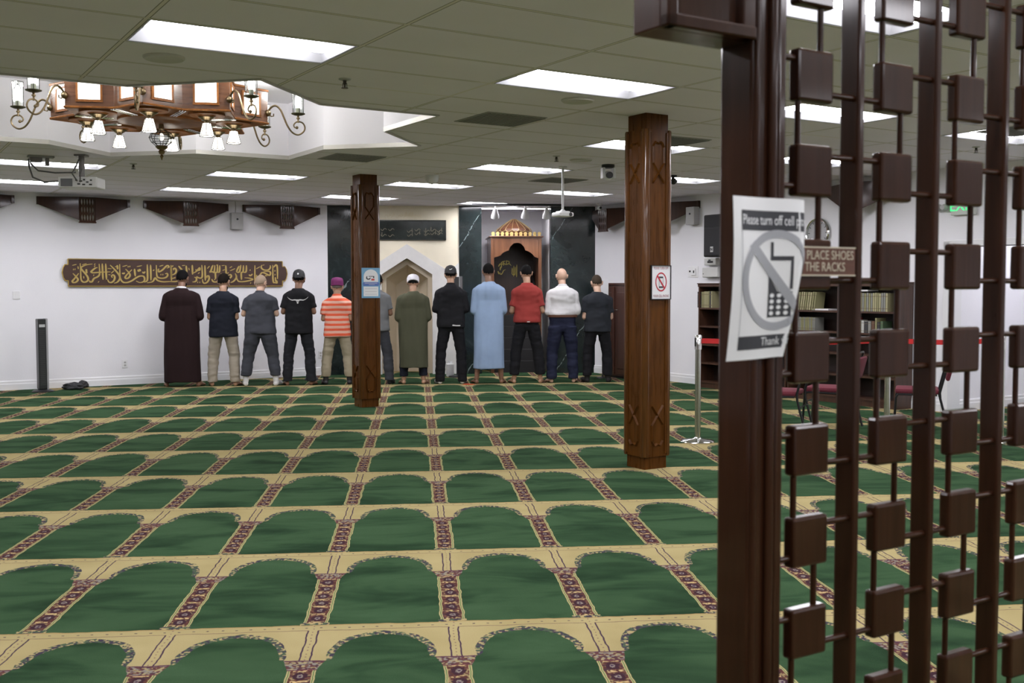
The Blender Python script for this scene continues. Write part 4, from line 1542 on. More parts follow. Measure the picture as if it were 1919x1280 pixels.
# front board with the lobed arch cut out
b = MB()
lob = [(-w + .05, 2.02), (-.27, 2.06), (-.25, 2.10), (-.19, 2.13), (-.13, 2.15), (-.11, 2.21), (-.05, 2.27), (0.02, 2.285), (.08, 2.27), (.14, 2.21), (.16, 2.15), (.22, 2.13), (.28, 2.09), (.32, 2.04), (w - .05, 2.01)]
for i in range(len(lob) - 1):
    (xa, za), (xb, zb) = lob[i], lob[i + 1]
    b.prism([(xa, -.03, za), (xb, -.03, zb), (xb, -.03, 2.38), (xa, -.03, 2.38)], (0, .03, 0))
b.box(-w, -w + .055, -.03, 0, 0, 2.38); b.box(w - .055, w, -.03, 0, 0, 2.38)
b.build('front_board', wood('minbar_front_wood', (0.075, 0.028, 0.012), (0.13, 0.05, 0.02), .32, .3), mn)
b = MB(); b.bbox(-w - .03, w + .03, -.05, DEP + .02, 2.375, 2.40, .005); b.build('cornice', MBWOOD, mn)
b = MB()
nC = 11
for i in range(nC):
    x = -w + .04 + i * (2 * w - .08) / (nC - 1)
    b.prism([(x - .028, -.035, 2.40), (x + .028, -.035, 2.40), (x + .022, -.035, 2.425), (x + .033, -.035, 2.44), (x + .025, -.035, 2.462), (x, -.035, 2.475), (x - .025, -.035, 2.462), (x - .033, -.035, 2.44), (x - .022, -.035, 2.425)], (0, .02, 0))
b.build('cresting', MBPALE, mn)
b = MB()
b.lathe([(.315, 2.40), (.325, 2.46), (.33, 2.50), (.30, 2.54), (.22, 2.60), (.12, 2.665), (.03, 2.715), (.004, 2.725)], (0, .40, 0), 16, rot=PI / 16)
b.build('tented_roof', MBWOOD, mn)
b = MB()
for i in range(16):
    a = 2 * PI * i / 16 + PI / 16
    q = lambda r, z: (r * math.cos(a), .40 + r * math.sin(a), z)
    b.tube([q(.325, 2.505), q(.304, 2.543), q(.223, 2.604), q(.122, 2.669), q(.03, 2.72)], .0036, 5)
    a1 = a + PI / 16
    q2 = lambda r, z, aa: (r * math.cos(aa), .40 + r * math.sin(aa), z)
    b.tube([q2(.325, 2.51, a + .03), q2(.323, 2.492, a + .1), q2(.322, 2.487, a1), q2(.323, 2.492, a + 2 * PI / 16 - .1), q2(.325, 2.51, a + 2 * PI / 16 - .03)], .005, 5)
b.build('roof_gilding', mat('pale_gold', (0.40, 0.30, 0.15), .4, .3), mn)
b = MB()
b.box(-w + .05, w - .05, DEP - .08, DEP - .04, .9, 2.32)
b.build('back_panel', wood('minbar_back', (0.022, 0.009, 0.006), (0.045, 0.018, 0.010), .35, .3), mn)
b = MB()
for k in range(5):
    b.box(-w + .05, w - .05, .05 + k * .14, DEP - .04, k * .20, (k + 1) * .20)
b.build('step', mat('dark_step_carpet', (0.012, 0.011, 0.012), .85), mn)
b = MB()
for s in (-1, 1):
    b.bbox(s * (w - .07) - .02, s * (w - .07) + .02, -.02, .02, .1, 1.15, .004)
    b.tube([(s * (w - .07), 0, 1.13), (s * (w - .07), DEP * .75, 1.75)], .025, 8)
b.build('handrail', mat('black_lacquer', (0.014, 0.012, 0.012), .25), mn)
b = MB()
BAL = mat('gilt_baluster', (0.60, 0.48, 0.25), .35, .3)
for s in (-1, 1):
    for k in range(5):
        y = .06 + k * .12
        b = MB()
        b.cone((s * (w - .07), y, .20 * int(1 + k)), (s * (w - .07), y, 1.13 + y * .85), .009, .009, 8)
        b.build('baluster', BAL, mn)
b = MB()
b.box(-.4, -.1, DEP - .095, DEP - .08, 1.2, 1.202)
GW = MB()
c0x, c0z, r0 = -.10, 1.83, .155
for (a0, a1, rr) in ((95, 130, 1.0), (132, 160, .98), (150, 188, .72), (190, 214, 1.0), (70, 92, 1.0)):
    pts = [(c0x + r0 * rr * math.cos(math.radians(a)), c0z + r0 * rr * math.sin(math.radians(a))) for a in np.linspace(a0, a1, 6)]
    GW.ribbon(pts, .020, DEP - .0805, .006)
for x, zz0, zz1 in ((.035, 1.70, 1.90), (.062, 1.72, 1.88), (.09, 1.69, 1.92), (.005, 1.74, 1.86), (-.19, 1.86, 1.96), (-.15, 1.9, 1.98), (-.10, 1.92, 2.0), (-.05, 1.92, 1.98)):
    GW.ribbon([(x, zz0), (x + .004, zz1)], .015, DEP - .0805, .006)
GW.ribbon([(.0, 1.76), (.03, 1.73), (.06, 1.75), (.07, 1.78)], .016, DEP - .0805, .006)
GW.ribbon([(-.22, 1.78), (-.2, 1.74), (-.17, 1.77), (-.15, 1.81), (-.11, 1.83)], .016, DEP - .0805, .006)
GW.ribbon([(-.23, 1.93), (-.19, 1.92), (-.15, 1.94), (-.1, 1.92), (-.05, 1.94), (-.01, 1.90)], .016, DEP - .0805, .006)
GW.build('gold_writing', mat('bright_gold_paint', (0.62, 0.50, 0.12), .4, .3), mn)

# dark wooden door leaf / cabinet beside the marble
cb = thing('wooden_cabinet', 'dark reddish wooden cabinet with panelled door behind the right pillar', 'cabinet', at(S_WALL - .02, 13.957, 0.000), RZR)
w, d_, h2 = .72, .36, 1.56
CABW = wood('mahogany', (0.045, 0.014, 0.009), (0.085, 0.028, 0.016), .35, .3)
b = MB(); b.bbox(-w / 2, w / 2, -d_, 0, .04, h2 - .02, .004); b.build('carcass', CABW, cb)
b = MB(); b.bbox(-w / 2 - .02, w / 2 + .02, -d_ - .02, 0.015, h2 - .025, h2 + .012, .005); b.build('top', CABW, cb)
b = MB(); b.box(-w / 2 + .02, w / 2 - .02, -d_ + .03, -.02, 0, .05); b.build('plinth', BLACK, cb)
for s in (-1, 1):
    b = MB()
    xa, xb = (s * .012, s * (w / 2 - .01)) if s > 0 else (s * (w / 2 - .01), s * .012)
    b.bbox(xa, xb, -d_ - .018, -d_, .07, h2 - .05, .003)
    b.bbox(xa + .06, xb - .06, -d_ - .026, -d_ - .016, .16, h2 - .14, .006)
    D = b.build('door', CABW, cb)
    b = MB(); b.tube([(s * .035, -d_ - .02, 1.13), (s * .035, -d_ - .045, 1.13), (s * .11, -d_ - .045, 1.13), (s * .11, -d_ - .02, 1.13)], .007, 8)
    b.build('handle', CHROME, D, smooth=True)
pp = MB(); pp.box(-.09, .09, -.002, .002, 0, .26)
o = pp.build('paper_sheet', mat('white_paper', (0.80, 0.81, 0.83), 0.6), loc=(3.055, 17.28, 1.37), rz=.1)
# music-stand style holder carrying that sheet
hd = thing('paper_stand', 'white sheet on a thin stand beside the head of the man in charcoal', 'stand', (3.055, 17.30, 0), .1)
b = MB(); b.lathe([(.11, 0), (.10, .015), (.02, .03), (.01, .05), (.01, 1.38)], (0, .012, 0), 16); b.build('pole', BLACKM, hd, smooth=True)
o.parent = hd; o.location = (0, -.004, 1.37); o.rotation_euler = (0, 0, 0)

# small white box and crumpled item by the niche
bx = thing('tissue_box', 'small white box on the floor seen between the legs of the man in black', 'box', (.55, 17.95, 0), .1)
b = MB(); b.bbox(-.06, .06, -.05, .05, 0, .21, .004); b.build('carton', WHITE, bx)
b = MB(); b.prism([(-.03, 0, .21), (.03, 0, .21), (.045, .01, .26), (0, .005, .25), (-.035, -.01, .27)], (0, .004, 0)); b.build('tissue', mat('white_paper', (0.80, 0.81, 0.83), 0.6), bx)
blob('orange_cloth', 'small flat orange item on the carpet by the right foot of the man in black', 'cloth', (.79, 16.34, 0), (.085, .04, .008), mat('orange_felt', (0.62, 0.09, 0.03), .7), 2)
sc_ = thing('lectern_screen', 'dark slanted lectern top beside the shoulder of the man in the black cap', 'lectern', (.66, 17.75, 0), -.25)
b = MB(); b.lathe([(.16, 0), (.15, .02), (.03, .04), (.02, .06), (.02, 1.42)], (0, .05, 0), 16); b.build('pole', BLACKM, sc_, smooth=True)
b = MB(); b.prism([(-.16, -.10, 1.40), (.06, -.10, 1.40), (.06, .12, 1.68), (-.16, .12, 1.68)], (0, .012, -.012)); b.build('board', BLACK, sc_)
b = MB(); b.bbox(.058, .072, -.09, .13, 1.40, 1.69, .003); b.build('side_rail', mat('grey_steel', (.45, .45, .46), .35, .6), sc_)

# ------------------------------------------------------------------ small things on the ceiling
def sprinkler(s, t, label):
    P = thing('sprinkler', label, 'sprinkler', at(s, t, H))
    b = MB(); b.lathe([(.042, 0), (.040, -.006), (.02, -.012), (.02, 0)], (0, 0, 0), 16); b.build('rose', GREYP, P, smooth=True)
    b = MB(); b.lathe([(.012, 0), (.012, -.035), (.006, -.04), (.006, -.058), (.024, -.060), (.024, -.063), (0, -.063)], (0, 0, 0), 12)
    b.box(-.016, -.012, -.004, .004, -.06, -.03); b.box(.012, .016, -.004, .004, -.06, -.03)
    b.build('head', mat('dark_bronze', (.07, .06, .05), .4, .7), P, smooth=True)


sprinkler(2.88, 6.75, 'small sprinkler head between the largest light panel and the star recess')
sprinkler(6.47, 9.47, 'small sprinkler head on the ceiling left of the white corner camera')
sprinkler(2.77, 12.55, 'small sprinkler head under the chandelier, above the second wall corbel')
sprinkler(9.68, 6.67, 'small sprinkler head seen through the wooden screen')


def round_speaker(s, t, label):
    P = thing('ceiling_speaker', label, 'speaker', at(s, t, H))
    b = MB(); b.lathe([(.125, 0), (.125, -.008), (.115, -.016), (.10, -.012), (0, -.012)], (0, 0, 0), 32)
    b.build('grille', mat('speaker_grille', (.55, .54, .50), .55), P, smooth=True)


round_speaker(1.67, 6.69, 'round flush ceiling speaker above the chandelier, below the largest light panel')
round_speaker(4.69, 6.58, 'round flush ceiling speaker under the large light panel before the right pillar')
round_speaker(6.9, 9.62, 'round flush ceiling speaker left of the right pillar near the projector pole')
VENT = mat('vent_grey', (.30, .30, .28), .6)


def vent(s, t, label):
    P = thing('ceiling_vent', label, 'vent', at(s, t, H), BETA)
    b = MB()
    h_ = .285
    b.box(-h_, h_, -h_, h_, -.006, -.001)
    b.build('plate', VENT, P)
    b = MB()
    for k in range(14):
        x = -h_ + .03 + k * .0405
        b.box(x, x + .016, -h_ + .03, h_ - .03, -.010, -.006)
    b.build('louvre', mat('vent_dark', (.20, .20, .19), .6), P)


vent(4.67, 7.67, 'grey ceiling vent to the right of the star recess point')
vent(4.66, 10.75, 'grey ceiling vent beyond the star recess, left of the left pillar top')
vent(6.75, 7.95, 'grey ceiling vent just right of the right pillar top')
vent(7.95, 11.6, 'grey ceiling vent behind the white corner camera')
vent(9.0, 5.75, 'grey ceiling vent seen through the wooden screen')

# left projector on its mount, with a junction box and cables
pj = thing('projector', 'white and black ceiling projector hanging under the left side of the star recess', 'projector', at(2.12, 12.0, H), BETA - .5)
b = MB(); b.bbox(-.20, .20, -.14, .14, -.36, -.245, .012); b.build('case', mat('projector_white', (.62, .62, .62), .4), pj)
b = MB(); b.box(-.17, -.05, -.146, -.138, -.345, -.265); b.build('vent_grille', mat('projector_grille', (.11, .115, .12), .5), pj)
b = MB()
for x, z, w in ((-.02, -.28, .02), (.02, -.29, .03), (.06, -.275, .02), (.09, -.30, .025), (.13, -.28, .02), (.0, -.32, .03), (.05, -.325, .03), (.12, -.325, .03)):
    b.box(x, x + w, -.145, -.138, z - .008, z + .006)
b.build('connector', BLACK, pj)
b = MB(); b.cone((0, 0, -.245), (0, 0, 0), .03, .03, 14); b.bbox(-.06, .06, -.06, .06, -.02, 0, .004); b.build('mount', mat('mount_grey', (.18, .17, .17), .4), pj, smooth=False)
b = MB()
b.tube([(0, -.145, -.29), (-.03, -.2, -.22), (-.02, -.1, -.12), (-.01, -.04, -.05)], .008, 6)
b.tube([(.03, -.145, -.30), (.05, -.2, -.24), (.03, -.08, -.16)], .007, 6)
b.tube([(-.19, -.05, -.28), (-.35, -.1, -.30), (-.5, -.02, -.24), (-.58, .10, -.12), (-.6, .14, -.04)], .009, 6)
b.tube([(-.05, -.03, -.19), (-.25, -.08, -.20), (-.45, 0, -.17), (-.55, .1, -.10), (-.6, .14, -.03)], .008, 6)
b.build('cable', mat('cable_grey', (.10, .10, .10), .5), pj)
jb = thing('junction_box', 'small ceiling junction box with plugs at the left, feeding the hanging projector', 'box', at(1.76, 12.33, H), BETA)
b = MB(); b.bbox(-.12, .14, -.05, .05, -.02, 0, .004); b.build('plate', mat('vent_grey', (.30, .30, .28), .6), jb)
b = MB(); b.bbox(-.10, .02, -.045, .045, -.07, -.015, .004); b.bbox(.05, .09, -.03, .03, -.10, -.015, .004); b.build('plug', mat('mount_grey', (.18, .17, .17), .4), jb)

# white projector on a pole in front of the minbar
wp = thing('pole_projector', 'small white projector on a long white ceiling pole in front of the dark marble', 'projector', at(7.1, 10.26, H), BETA)
b = MB(); b.lathe([(.05, 0), (.05, -.015), (.014, -.02), (.014, -.50), (.03, -.51), (.03, -.53)], (0, 0, 0), 14); b.build('pole', mat('projector_white', (.62, .62, .62), .4), wp, smooth=True)
b = MB(); b.bbox(-.10, .10, -.09, .09, -.585, -.535, .015); b.bbox(-.06, .06, -.06, .06, -.54, -.52, .004); b.build('case', WHITE, wp)
b = MB(); b.lathe([(.022, -.093), (.022, -.08)], (.05, 0, -.56), 12, axis='y'); b.build('lens', BLACK, wp)

pz = thing('ceiling_camera', 'white ceiling camera with a black lens left of the right pillar', 'camera', at(7.45, 9.85, H), BETA - .35)
b = MB(); b.lathe([(.075, 0), (.075, -.03), (.065, -.04), (0, -.04)], (0, 0, 0), 20); b.build('base', BLACK, pz, smooth=True)
b = MB()
for s in (-1, 1): b.bbox(s * .062 - .014, s * .062 + .014, -.05, .05, -.16, -.035, .006)
b.build('yoke', WHITE, pz)
b = MB(); b.ball((0, 0, -.125), (.05, .06, .055), 18, 12); b.build('body', WHITE, pz, smooth=True)
b = MB(); b.lathe([(.038, -.075), (.038, -.04), (.02, -.035)], (0, 0, -.125), 16, axis='y'); b.build('lens', BLACK, pz, smooth=True)

ap = thing('ceiling_sensor', 'round white dome device on the ceiling between the left pillar and the projector pole', 'sensor', at(6.24, 11.9, H))
b = MB(); b.lathe([(.085, 0), (.085, -.03), (.08, -.07), (.05, -.105), (.01, -.115)], (0, 0, 0), 20); b.build('dome', WHITE, ap, smooth=True)
for (s, t), lab in (((10.7, 14.4), 'small white bullet camera at the ceiling by the dark marble right panel'), ((8.85, 10.35), 'small dark dome camera at the ceiling right of the right pillar')):
    P = thing('security_camera', lab, 'camera', at(s, t, H), BETA)
    M_ = WHITE if s > 10 else BLACK
    b = MB(); b.lathe([(.05, 0), (.05, -.02), (.02, -.03), (.02, -.05)], (0, 0, 0), 14); b.build('base', M_, P, smooth=True)
    b = MB(); b.ball((0, -.01, -.075), .042, 14, 10); b.build('body', M_, P, smooth=True)
    b = MB(); b.lathe([(.022, -.055), (.022, -.04)], (0, 0, -.08), 12, axis='y'); b.build('lens', BLACK, P)

# track spotlights above the minbar
tr = thing('light_track', 'dark ceiling track above the minbar recess', 'track', (1.55, Y_MIH - .55, H), 0)
b = MB(); b.box(-.62, .9, -.02, .02, -.035, 0); b.build('rail', BLACK, tr)
sl = thing('strip_light', 'thin lit white strip light along the top of the minbar recess', 'light', ((XM1 + XR1) / 2, Y_MIH + .10, H - .03), 0)
lt = MB(); lt.box(-.60, .60, -.04, .04, 0, .03); lt.build('channel', WHITE, sl)
lt = MB(); lt.box(-.59, .59, -.03, .03, -.012, 0); lt.build('tube', emit('lit_strip', (1, .99, 1.0), 14.0), sl)
for i, (x, lab) in enumerate(((1.32, 'white track spotlight at the left above the minbar'), (1.83, 'white track spotlight in the middle above the minbar roof'), (2.19, 'white track spotlight at the right beside the pole projector'))):
    P = thing('track_spotlight', lab, 'spotlight', (x, Y_MIH - .55, H - .035), 0, 'track spotlights')
    b = MB(); b.cone((0, 0, 0), (0, 0, -.06), .014, .014, 10); b.build('neck', WHITE, P)
    b = MB()
    Mx = Matrix.Translation((0, 0, -.11)) @ Matrix.Rotation(.45, 4, 'X')
    b.lathe([(.025, .07), (.035, .05), (.05, -.01), (.068, -.06), (.068, -.10), (.06, -.10), (.05, -.05)], (0, 0, 0), 18)
    b.xform(Mx)
    b.build('head', WHITE, P, smooth=True)
    l = bpy.data.lights.new('spot_beam', 'SPOT'); l.energy = 45; l.spot_size = 1.5; l.spot_blend = .8; l.shadow_soft_size = .04
    lo = bpy.data.objects.new('spot_beam', l); COL.objects.link(lo); lo.parent = P; lo.matrix_local = Mx @ Matrix.Translation((0, 0, -.105))
    b = MB(); b.lathe([(.05, -.055), (.0, -.055)], (0, 0, 0), 16); b.xform(Mx); b.build('bulb', emit('spot_bulb', (1, .97, .92), 4.0), P)

# ------------------------------------------------------------------ right wall: loudspeaker, small boxes, clock, exit sign
sp_ = thing('loudspeaker', 'black wall loudspeaker above the bookcase, cut by the screen post', 'speaker', at(S_WALL, 11.70, 2.255), RZR)
b = MB(); b.bbox(-.19, .19, -.34, -.04, -.31, .31, .02); b.build('cabinet', mat('speaker_black', (.007, .007, .009), .6), sp_)
b = MB(); b.box(-.165, .165, -.348, -.338, -.28, .10); b.box(-.165, .165, -.348, -.338, .13, .28); b.build('grille', mat('speaker_mesh', (.010, .010, .012), .7), sp_)
b = MB(); b.box(-.05, .05, -.06, 0, -.1, .1); b.build('bracket', BLACKM, sp_)
b = MB(); b.box(-.03, .03, -.351, -.347, -.24, -.16); b.build('badge', mat('badge_silver', (.5, .5, .5), .4), sp_)
b = MB(); b.ribbon([(-.018, -.225), (-.016, -.175)], .01, -.3515, .001); b.ribbon([(-.016, -.175), (.012, -.222)], .01, -.3515, .001); b.ribbon([(.012, -.222), (.018, -.175)], .01, -.3515, .001)
b.build('emblem', BLACK, sp_)
for z, w, hh, lab, nm in ((1.885, .26, .11, 'small pale wall unit with dark writing right below the black loudspeaker', 'wall_unit'), (1.725, .34, .15, 'white wall box standing just above the left end of the bookcases', 'wall_box')):
    P = thing(nm, lab, 'box', at(S_WALL, 12.02, z), RZR)
    b = MB(); b.bbox(-w / 2, w / 2, -.09, 0, -hh / 2, hh / 2, .012); b.build('case', mat('unit_white', (.62, .62, .60), .45), P)
    b = MB()
    if nm == 'wall_unit':
        b.box(-.05, .07, -.094, -.089, -.02, .01); b.box(-.03, .02, -.094, -.089, .014, .03)
    else:
        b.box(-.145, -.135, -.094, -.089, -.03, -.015)
    b.build('dark_mark', BLACK, P)
ck = thing('wall_clock', 'round chrome rimmed wall clock seen through the wooden screen', 'clock', at(S_WALL, 9.983, 2.226), RZR)
b = MB(); b.lathe([(.20, 0), (.205, -.03), (.19, -.05), (.175, -.045), (.175, -.02), (0, -.02)], (0, 0, 0), 40, axis='y'); b.build('rim', CHROME, ck, smooth=True)
b = MB(); b.lathe([(.172, -.026), (0, -.026)], (0, 0, 0), 40, axis='y'); b.build('dial', WHITE, ck)
b = MB()
for i in range(12):
    a = PI / 6 * i
    b.prism([(.135 * math.sin(a) - .004 * math.cos(a), -.028, .135 * math.cos(a) + .004 * math.sin(a)), (.135 * math.sin(a) + .004 * math.cos(a), -.028, .135 * math.cos(a) - .004 * math.sin(a)), (.162 * math.sin(a) + .004 * math.cos(a), -.028, .162 * math.cos(a) - .004 * math.sin(a)), (.162 * math.sin(a) - .004 * math.cos(a), -.028, .162 * math.cos(a) + .004 * math.sin(a))], (0, -.001, 0))
b.build('hour_mark', BLACK, ck)
b = MB(); b.ribbon([(0, 0), (.05, .06)], .012, -.03, .001); b.ribbon([(0, 0), (-.02, .12)], .009, -.032, .001); b.build('hand', BLACK, ck)
ex = thing('exit_sign', 'green lit exit sign on the wall above the passage opening', 'sign', at(S_WALL, 7.773, 2.440), RZR)
b = MB(); b.bbox(-.155, .155, -.055, 0, -.10, .10, .005); b.build('housing', mat('exit_white', (.60, .62, .58), .45), ex)
me = text_mesh('EXIT', .17, 'CENTER', .001)
for v in me.vertices: v.co += Vector((0, -.057, 0))
link_mesh('lettering', me, emit('exit_green', (.08, 1.0, .28), 1.2), ex)
b = MB(); b.lathe([(.03, -.10), (.045, -.05), (.02, 0)], (-.24, 0, .0), 12, axis='y'); b.lathe([(.03, -.10), (.045, -.05), (.02, 0)], (-.32, 0, .0), 12, axis='y'); b.build('lamp_head', GREYP, ex, smooth=True)

# ------------------------------------------------------------------ bookcases with books along the right wall
BCW = wood('bookcase_walnut', (0.040, 0.017, 0.010), (0.085, 0.036, 0.019), .4, .15)
SHELVES = [.10, .38, .655, .925, 1.195, 1.50]
BCD, BCWID = .31, .865


def bookcase(label):
    P = thing('bookcase', label, 'bookcase', (0, 0, 0), RZR, 'bookcases along the right wall')
    for x in (-BCWID / 2, BCWID / 2 - .022):
        b = MB(); b.box(x, x + .022, -BCD, 0, 0, 1.53); b.build('side_panel', BCW, P)
    b = MB(); b.box(-BCWID / 2, BCWID / 2, -.012, 0, .05, 1.53); b.build('back_panel', mat('bookcase_back', (.022, .010, .007), .5), P)
    for z in SHELVES[:-1]:
        b = MB(); b.box(-BCWID / 2 + .02, BCWID / 2 - .02, -BCD + .004, -.01, z - .024, z); b.build('shelf', BCW, P)
    b = MB(); b.bbox(-BCWID / 2 - .004, BCWID / 2 + .004, -BCD - .015, 0, 1.505, 1.545, .006); b.bbox(-BCWID / 2 - .010, BCWID / 2 + .010, -BCD - .025, 0, 1.545, 1.56, .004); b.build('cornice', BCW, P)
    b = MB(); b.box(-BCWID / 2, BCWID / 2, -BCD + .015, -BCD + .03, 0, .08); b.build('plinth', BCW, P)
    return P


BT = [11.815 - .896 * i for i in range(4)]
labs = ['dark wooden bookcase at the left end, right of the chrome post', 'dark wooden bookcase behind the paper notice, second from the left end', 'dark wooden bookcase behind the first upright of the screen, third from the left end', 'dark wooden bookcase at the right end of the row, left of the passage']
B0 = bookcase(labs[0])
B0.location = at(S_WALL - .005, BT[0] - BCWID / 2 + .2)
for i in range(1, 4):
    dup(B0, at(S_WALL - .005, BT[i] - BCWID / 2 + .2), RZR, labs[i])

BOOKC = {'cream': (.50, .46, .26), 'olive': (.36, .34, .17), 'grey': (.33, .33, .30), 'red': (.42, .03, .03), 'white': (.66, .66, .62), 'dark': (.05, .05, .055), 'brown': (.15, .07, .04), 'green': (.10, .17, .09)}
rng = random.Random(7)


def book(t, z, w, h, colour, label, group, lean=0.0, depth=.17):
    b = MB()
    b.mat = 0
    b.box(-w / 2, w / 2, -depth, -depth + .004, 0, h)
    b.box(-w / 2, -w / 2 + .003, -depth, 0, 0, h)
    b.box(w / 2 - .003, w / 2, -depth, 0, 0, h)
    b.mat = 1
    b.box(-w / 2 + .003, w / 2 - .003, -depth + .004, -.004, .004, h - .004)
    b.mat = 2
    for zz in (.14, .80):
        b.box(-w / 2 + .001, w / 2 - .001, -depth - .001, -depth, h * zz, h * (zz + .035))
    if lean:
        b.xform(Matrix.Rotation(lean, 4, 'Y'))
    o = b.build('book', [mat('book_%s' % colour, tuple(q * .72 for q in BOOKC[colour]), .6), mat('book_pages', (.62, .58, .48), .8), mat('book_label_dark', (.16, .12, .07), .5)])
    o.location = at(S_WALL - .085 - (.30 - depth) * .3, t, z + (abs(math.sin(lean)) * w / 2 if lean else 0))
    o.rotation_euler = (0, 0, RZR)
    tag(o, label, 'book', group)
    return o


def shelf_row(t0, t1, z, colours, label, group, h=.215, lean=0.0, w0=.026):
    t = t0
    while t - w0 > t1:
        w = w0 + rng.uniform(-.002, .004)
        book(t - w / 2, z, w, h + rng.uniform(-.004, .008), rng.choice(colours), label, group, lean)
        t -= w + (.0035 if not lean else .012)


shelf_row(12.058, 11.737, SHELVES[4], ['cream', 'olive', 'dark'], 'cream spined book on the upper shelf of the leftmost bookcase, next to the screen post', 'books in the leftmost bookcase', .24)
shelf_row(10.305, 9.740, SHELVES[4], ['cream', 'olive', 'cream'], 'pale yellow book leaning right in the upper row left of the first screen upright', 'leaning pale books on the upper shelf', .235, .14)
shelf_row(10.324, 9.759, SHELVES[3], ['olive', 'grey', 'olive'], 'olive grey book in the lower tight row left of the first screen upright', 'olive books on the lower shelf', .17, 0, .020)
shelf_row(9.156, 8.591, SHELVES[4], ['olive', 'grey', 'cream'], 'olive cream book in the upper tight row right of the first screen upright', 'olive cream books on the upper right shelf', .225, 0, .028)
tt = 9.195
for i, (c, w, hh, lab) in enumerate((('white', .022, .15, 'thin white book left of the tall red book'), ('red', .036, .19, 'tall red book on the shelf right of the first screen upright'), ('dark', .03, .14, 'dark book right of the tall red book'),
                                      ('white', .035, .16, 'short white book second right of the red book'), ('cream', .03, .15, 'cream book third right of the red book'), ('white', .045, .15, 'wide white book in the mixed row right of the red book'),
                                      ('dark', .05, .14, 'wide black book in the middle of the mixed row'), ('grey', .045, .145, 'grey book in the middle right of the mixed row'), ('brown', .05, .15, 'brown book in the right part of the mixed row'),
                                      ('olive', .028, .19, 'tall olive book standing up in the right part of the mixed row'), ('dark', .04, .14, 'black book beside the tall olive book'), ('green', .04, .15, 'green book at the right end of the mixed row'))):
    book(tt - w / 2, SHELVES[3], w, hh, c, lab, 'mixed books on the lower right shelf')
    tt -= w + .006
for i, (t, lab) in enumerate(((9.69, 'white flat book lying on top of the shelf beside the first upright, left one'), (9.06, 'white flat book lying over the upper right row of books'))):
    b = MB(); b.box(-.14, .14, -.2, 0, 0, .02)
    o = b.build('flat_book', WHITE, loc=at(S_WALL - .09, t, SHELVES[4] + (.25 if i else .0)), rz=RZR)
    tag(o, lab, 'book')

# passage side: white leaf inside
b = MB(); b.bbox(S_WALL + .9, S_WALL + 1.0, D1 - .05, D1, 0, 2.1, .004)
o = b.build('trim_4', TRIM, rz=BETA); tag(o, kind='structure')

# ------------------------------------------------------------------ belt barrier
def stanchion(loc, label, belt_to=None):
    P = thing('belt_post', label, 'post', loc, BETA - .5, 'chrome belt posts')
    b = MB(); b.lathe([(.165, 0), (.165, .010), (.15, .022), (.05, .032), (.03, .05), (0, .05)], (0, 0, 0), 32); b.build('base', CHROME, P, smooth=True)
    b = MB(); b.lathe([(.0285, .03), (.0285, .93), (0, .93)], (0, 0, 0), 20); b.build('pole', mat('brushed_chrome', (.62, .62, .60), .2, 1.0), P, smooth=True)
    b = MB(); b.lathe([(.034, .90), (.034, 1.03), (.028, 1.04), (0, 1.04)], (0, 0, 0), 20)
    b.build('head', CHROME, P, smooth=True)
    b = MB()
    for k in range(3):
        a = PI / 2 * k + .4
        b.bbox(.030 * math.cos(a) - .01, .030 * math.cos(a) + .01, .030 * math.sin(a) - .01, .030 * math.sin(a) + .01, .93, 1.015, .003)
    b.build('belt_clip', BLACK, P)
    return P


p1, p2, p3 = Vector((2.70, 10.02, 0)), Vector((4.53, 9.87, 0)), Vector((5.62, 9.75, 0))
stanchion(p1, 'chrome belt post beside the right pillar, with its round base showing')
stanchion(p2, 'chrome belt post seen through the screen behind the second column of blocks')
stanchion(p3, 'chrome belt post farther right behind the screen uprights')


def belt(a, c, label):
    d = (c - a).normalized()
    nn = Vector((-d.y, d.x, 0)) * .001
    pts = []
    N = 12
    b = MB()
    rs = []
    for i in range(N + 1):
        f = .02 + .96 * i / N
        q = a + (c - a) * f
        z = .985 - .02 * math.sin(PI * f)
        rs.append([q + nn + Vector((0, 0, z - .024)), q - nn + Vector((0, 0, z - .024)), q - nn + Vector((0, 0, z + .024)), q + nn + Vector((0, 0, z + .024))])
    b.rings(rs)
    o = b.build('barrier_belt', mat('red_belt', (.55, .012, .015), .6))
    tag(o, label, 'belt')


belt(p1, p2, 'red belt stretched from the post by the right pillar to the next post')
belt(p2, p3, 'red belt stretched behind the right uprights of the screen')

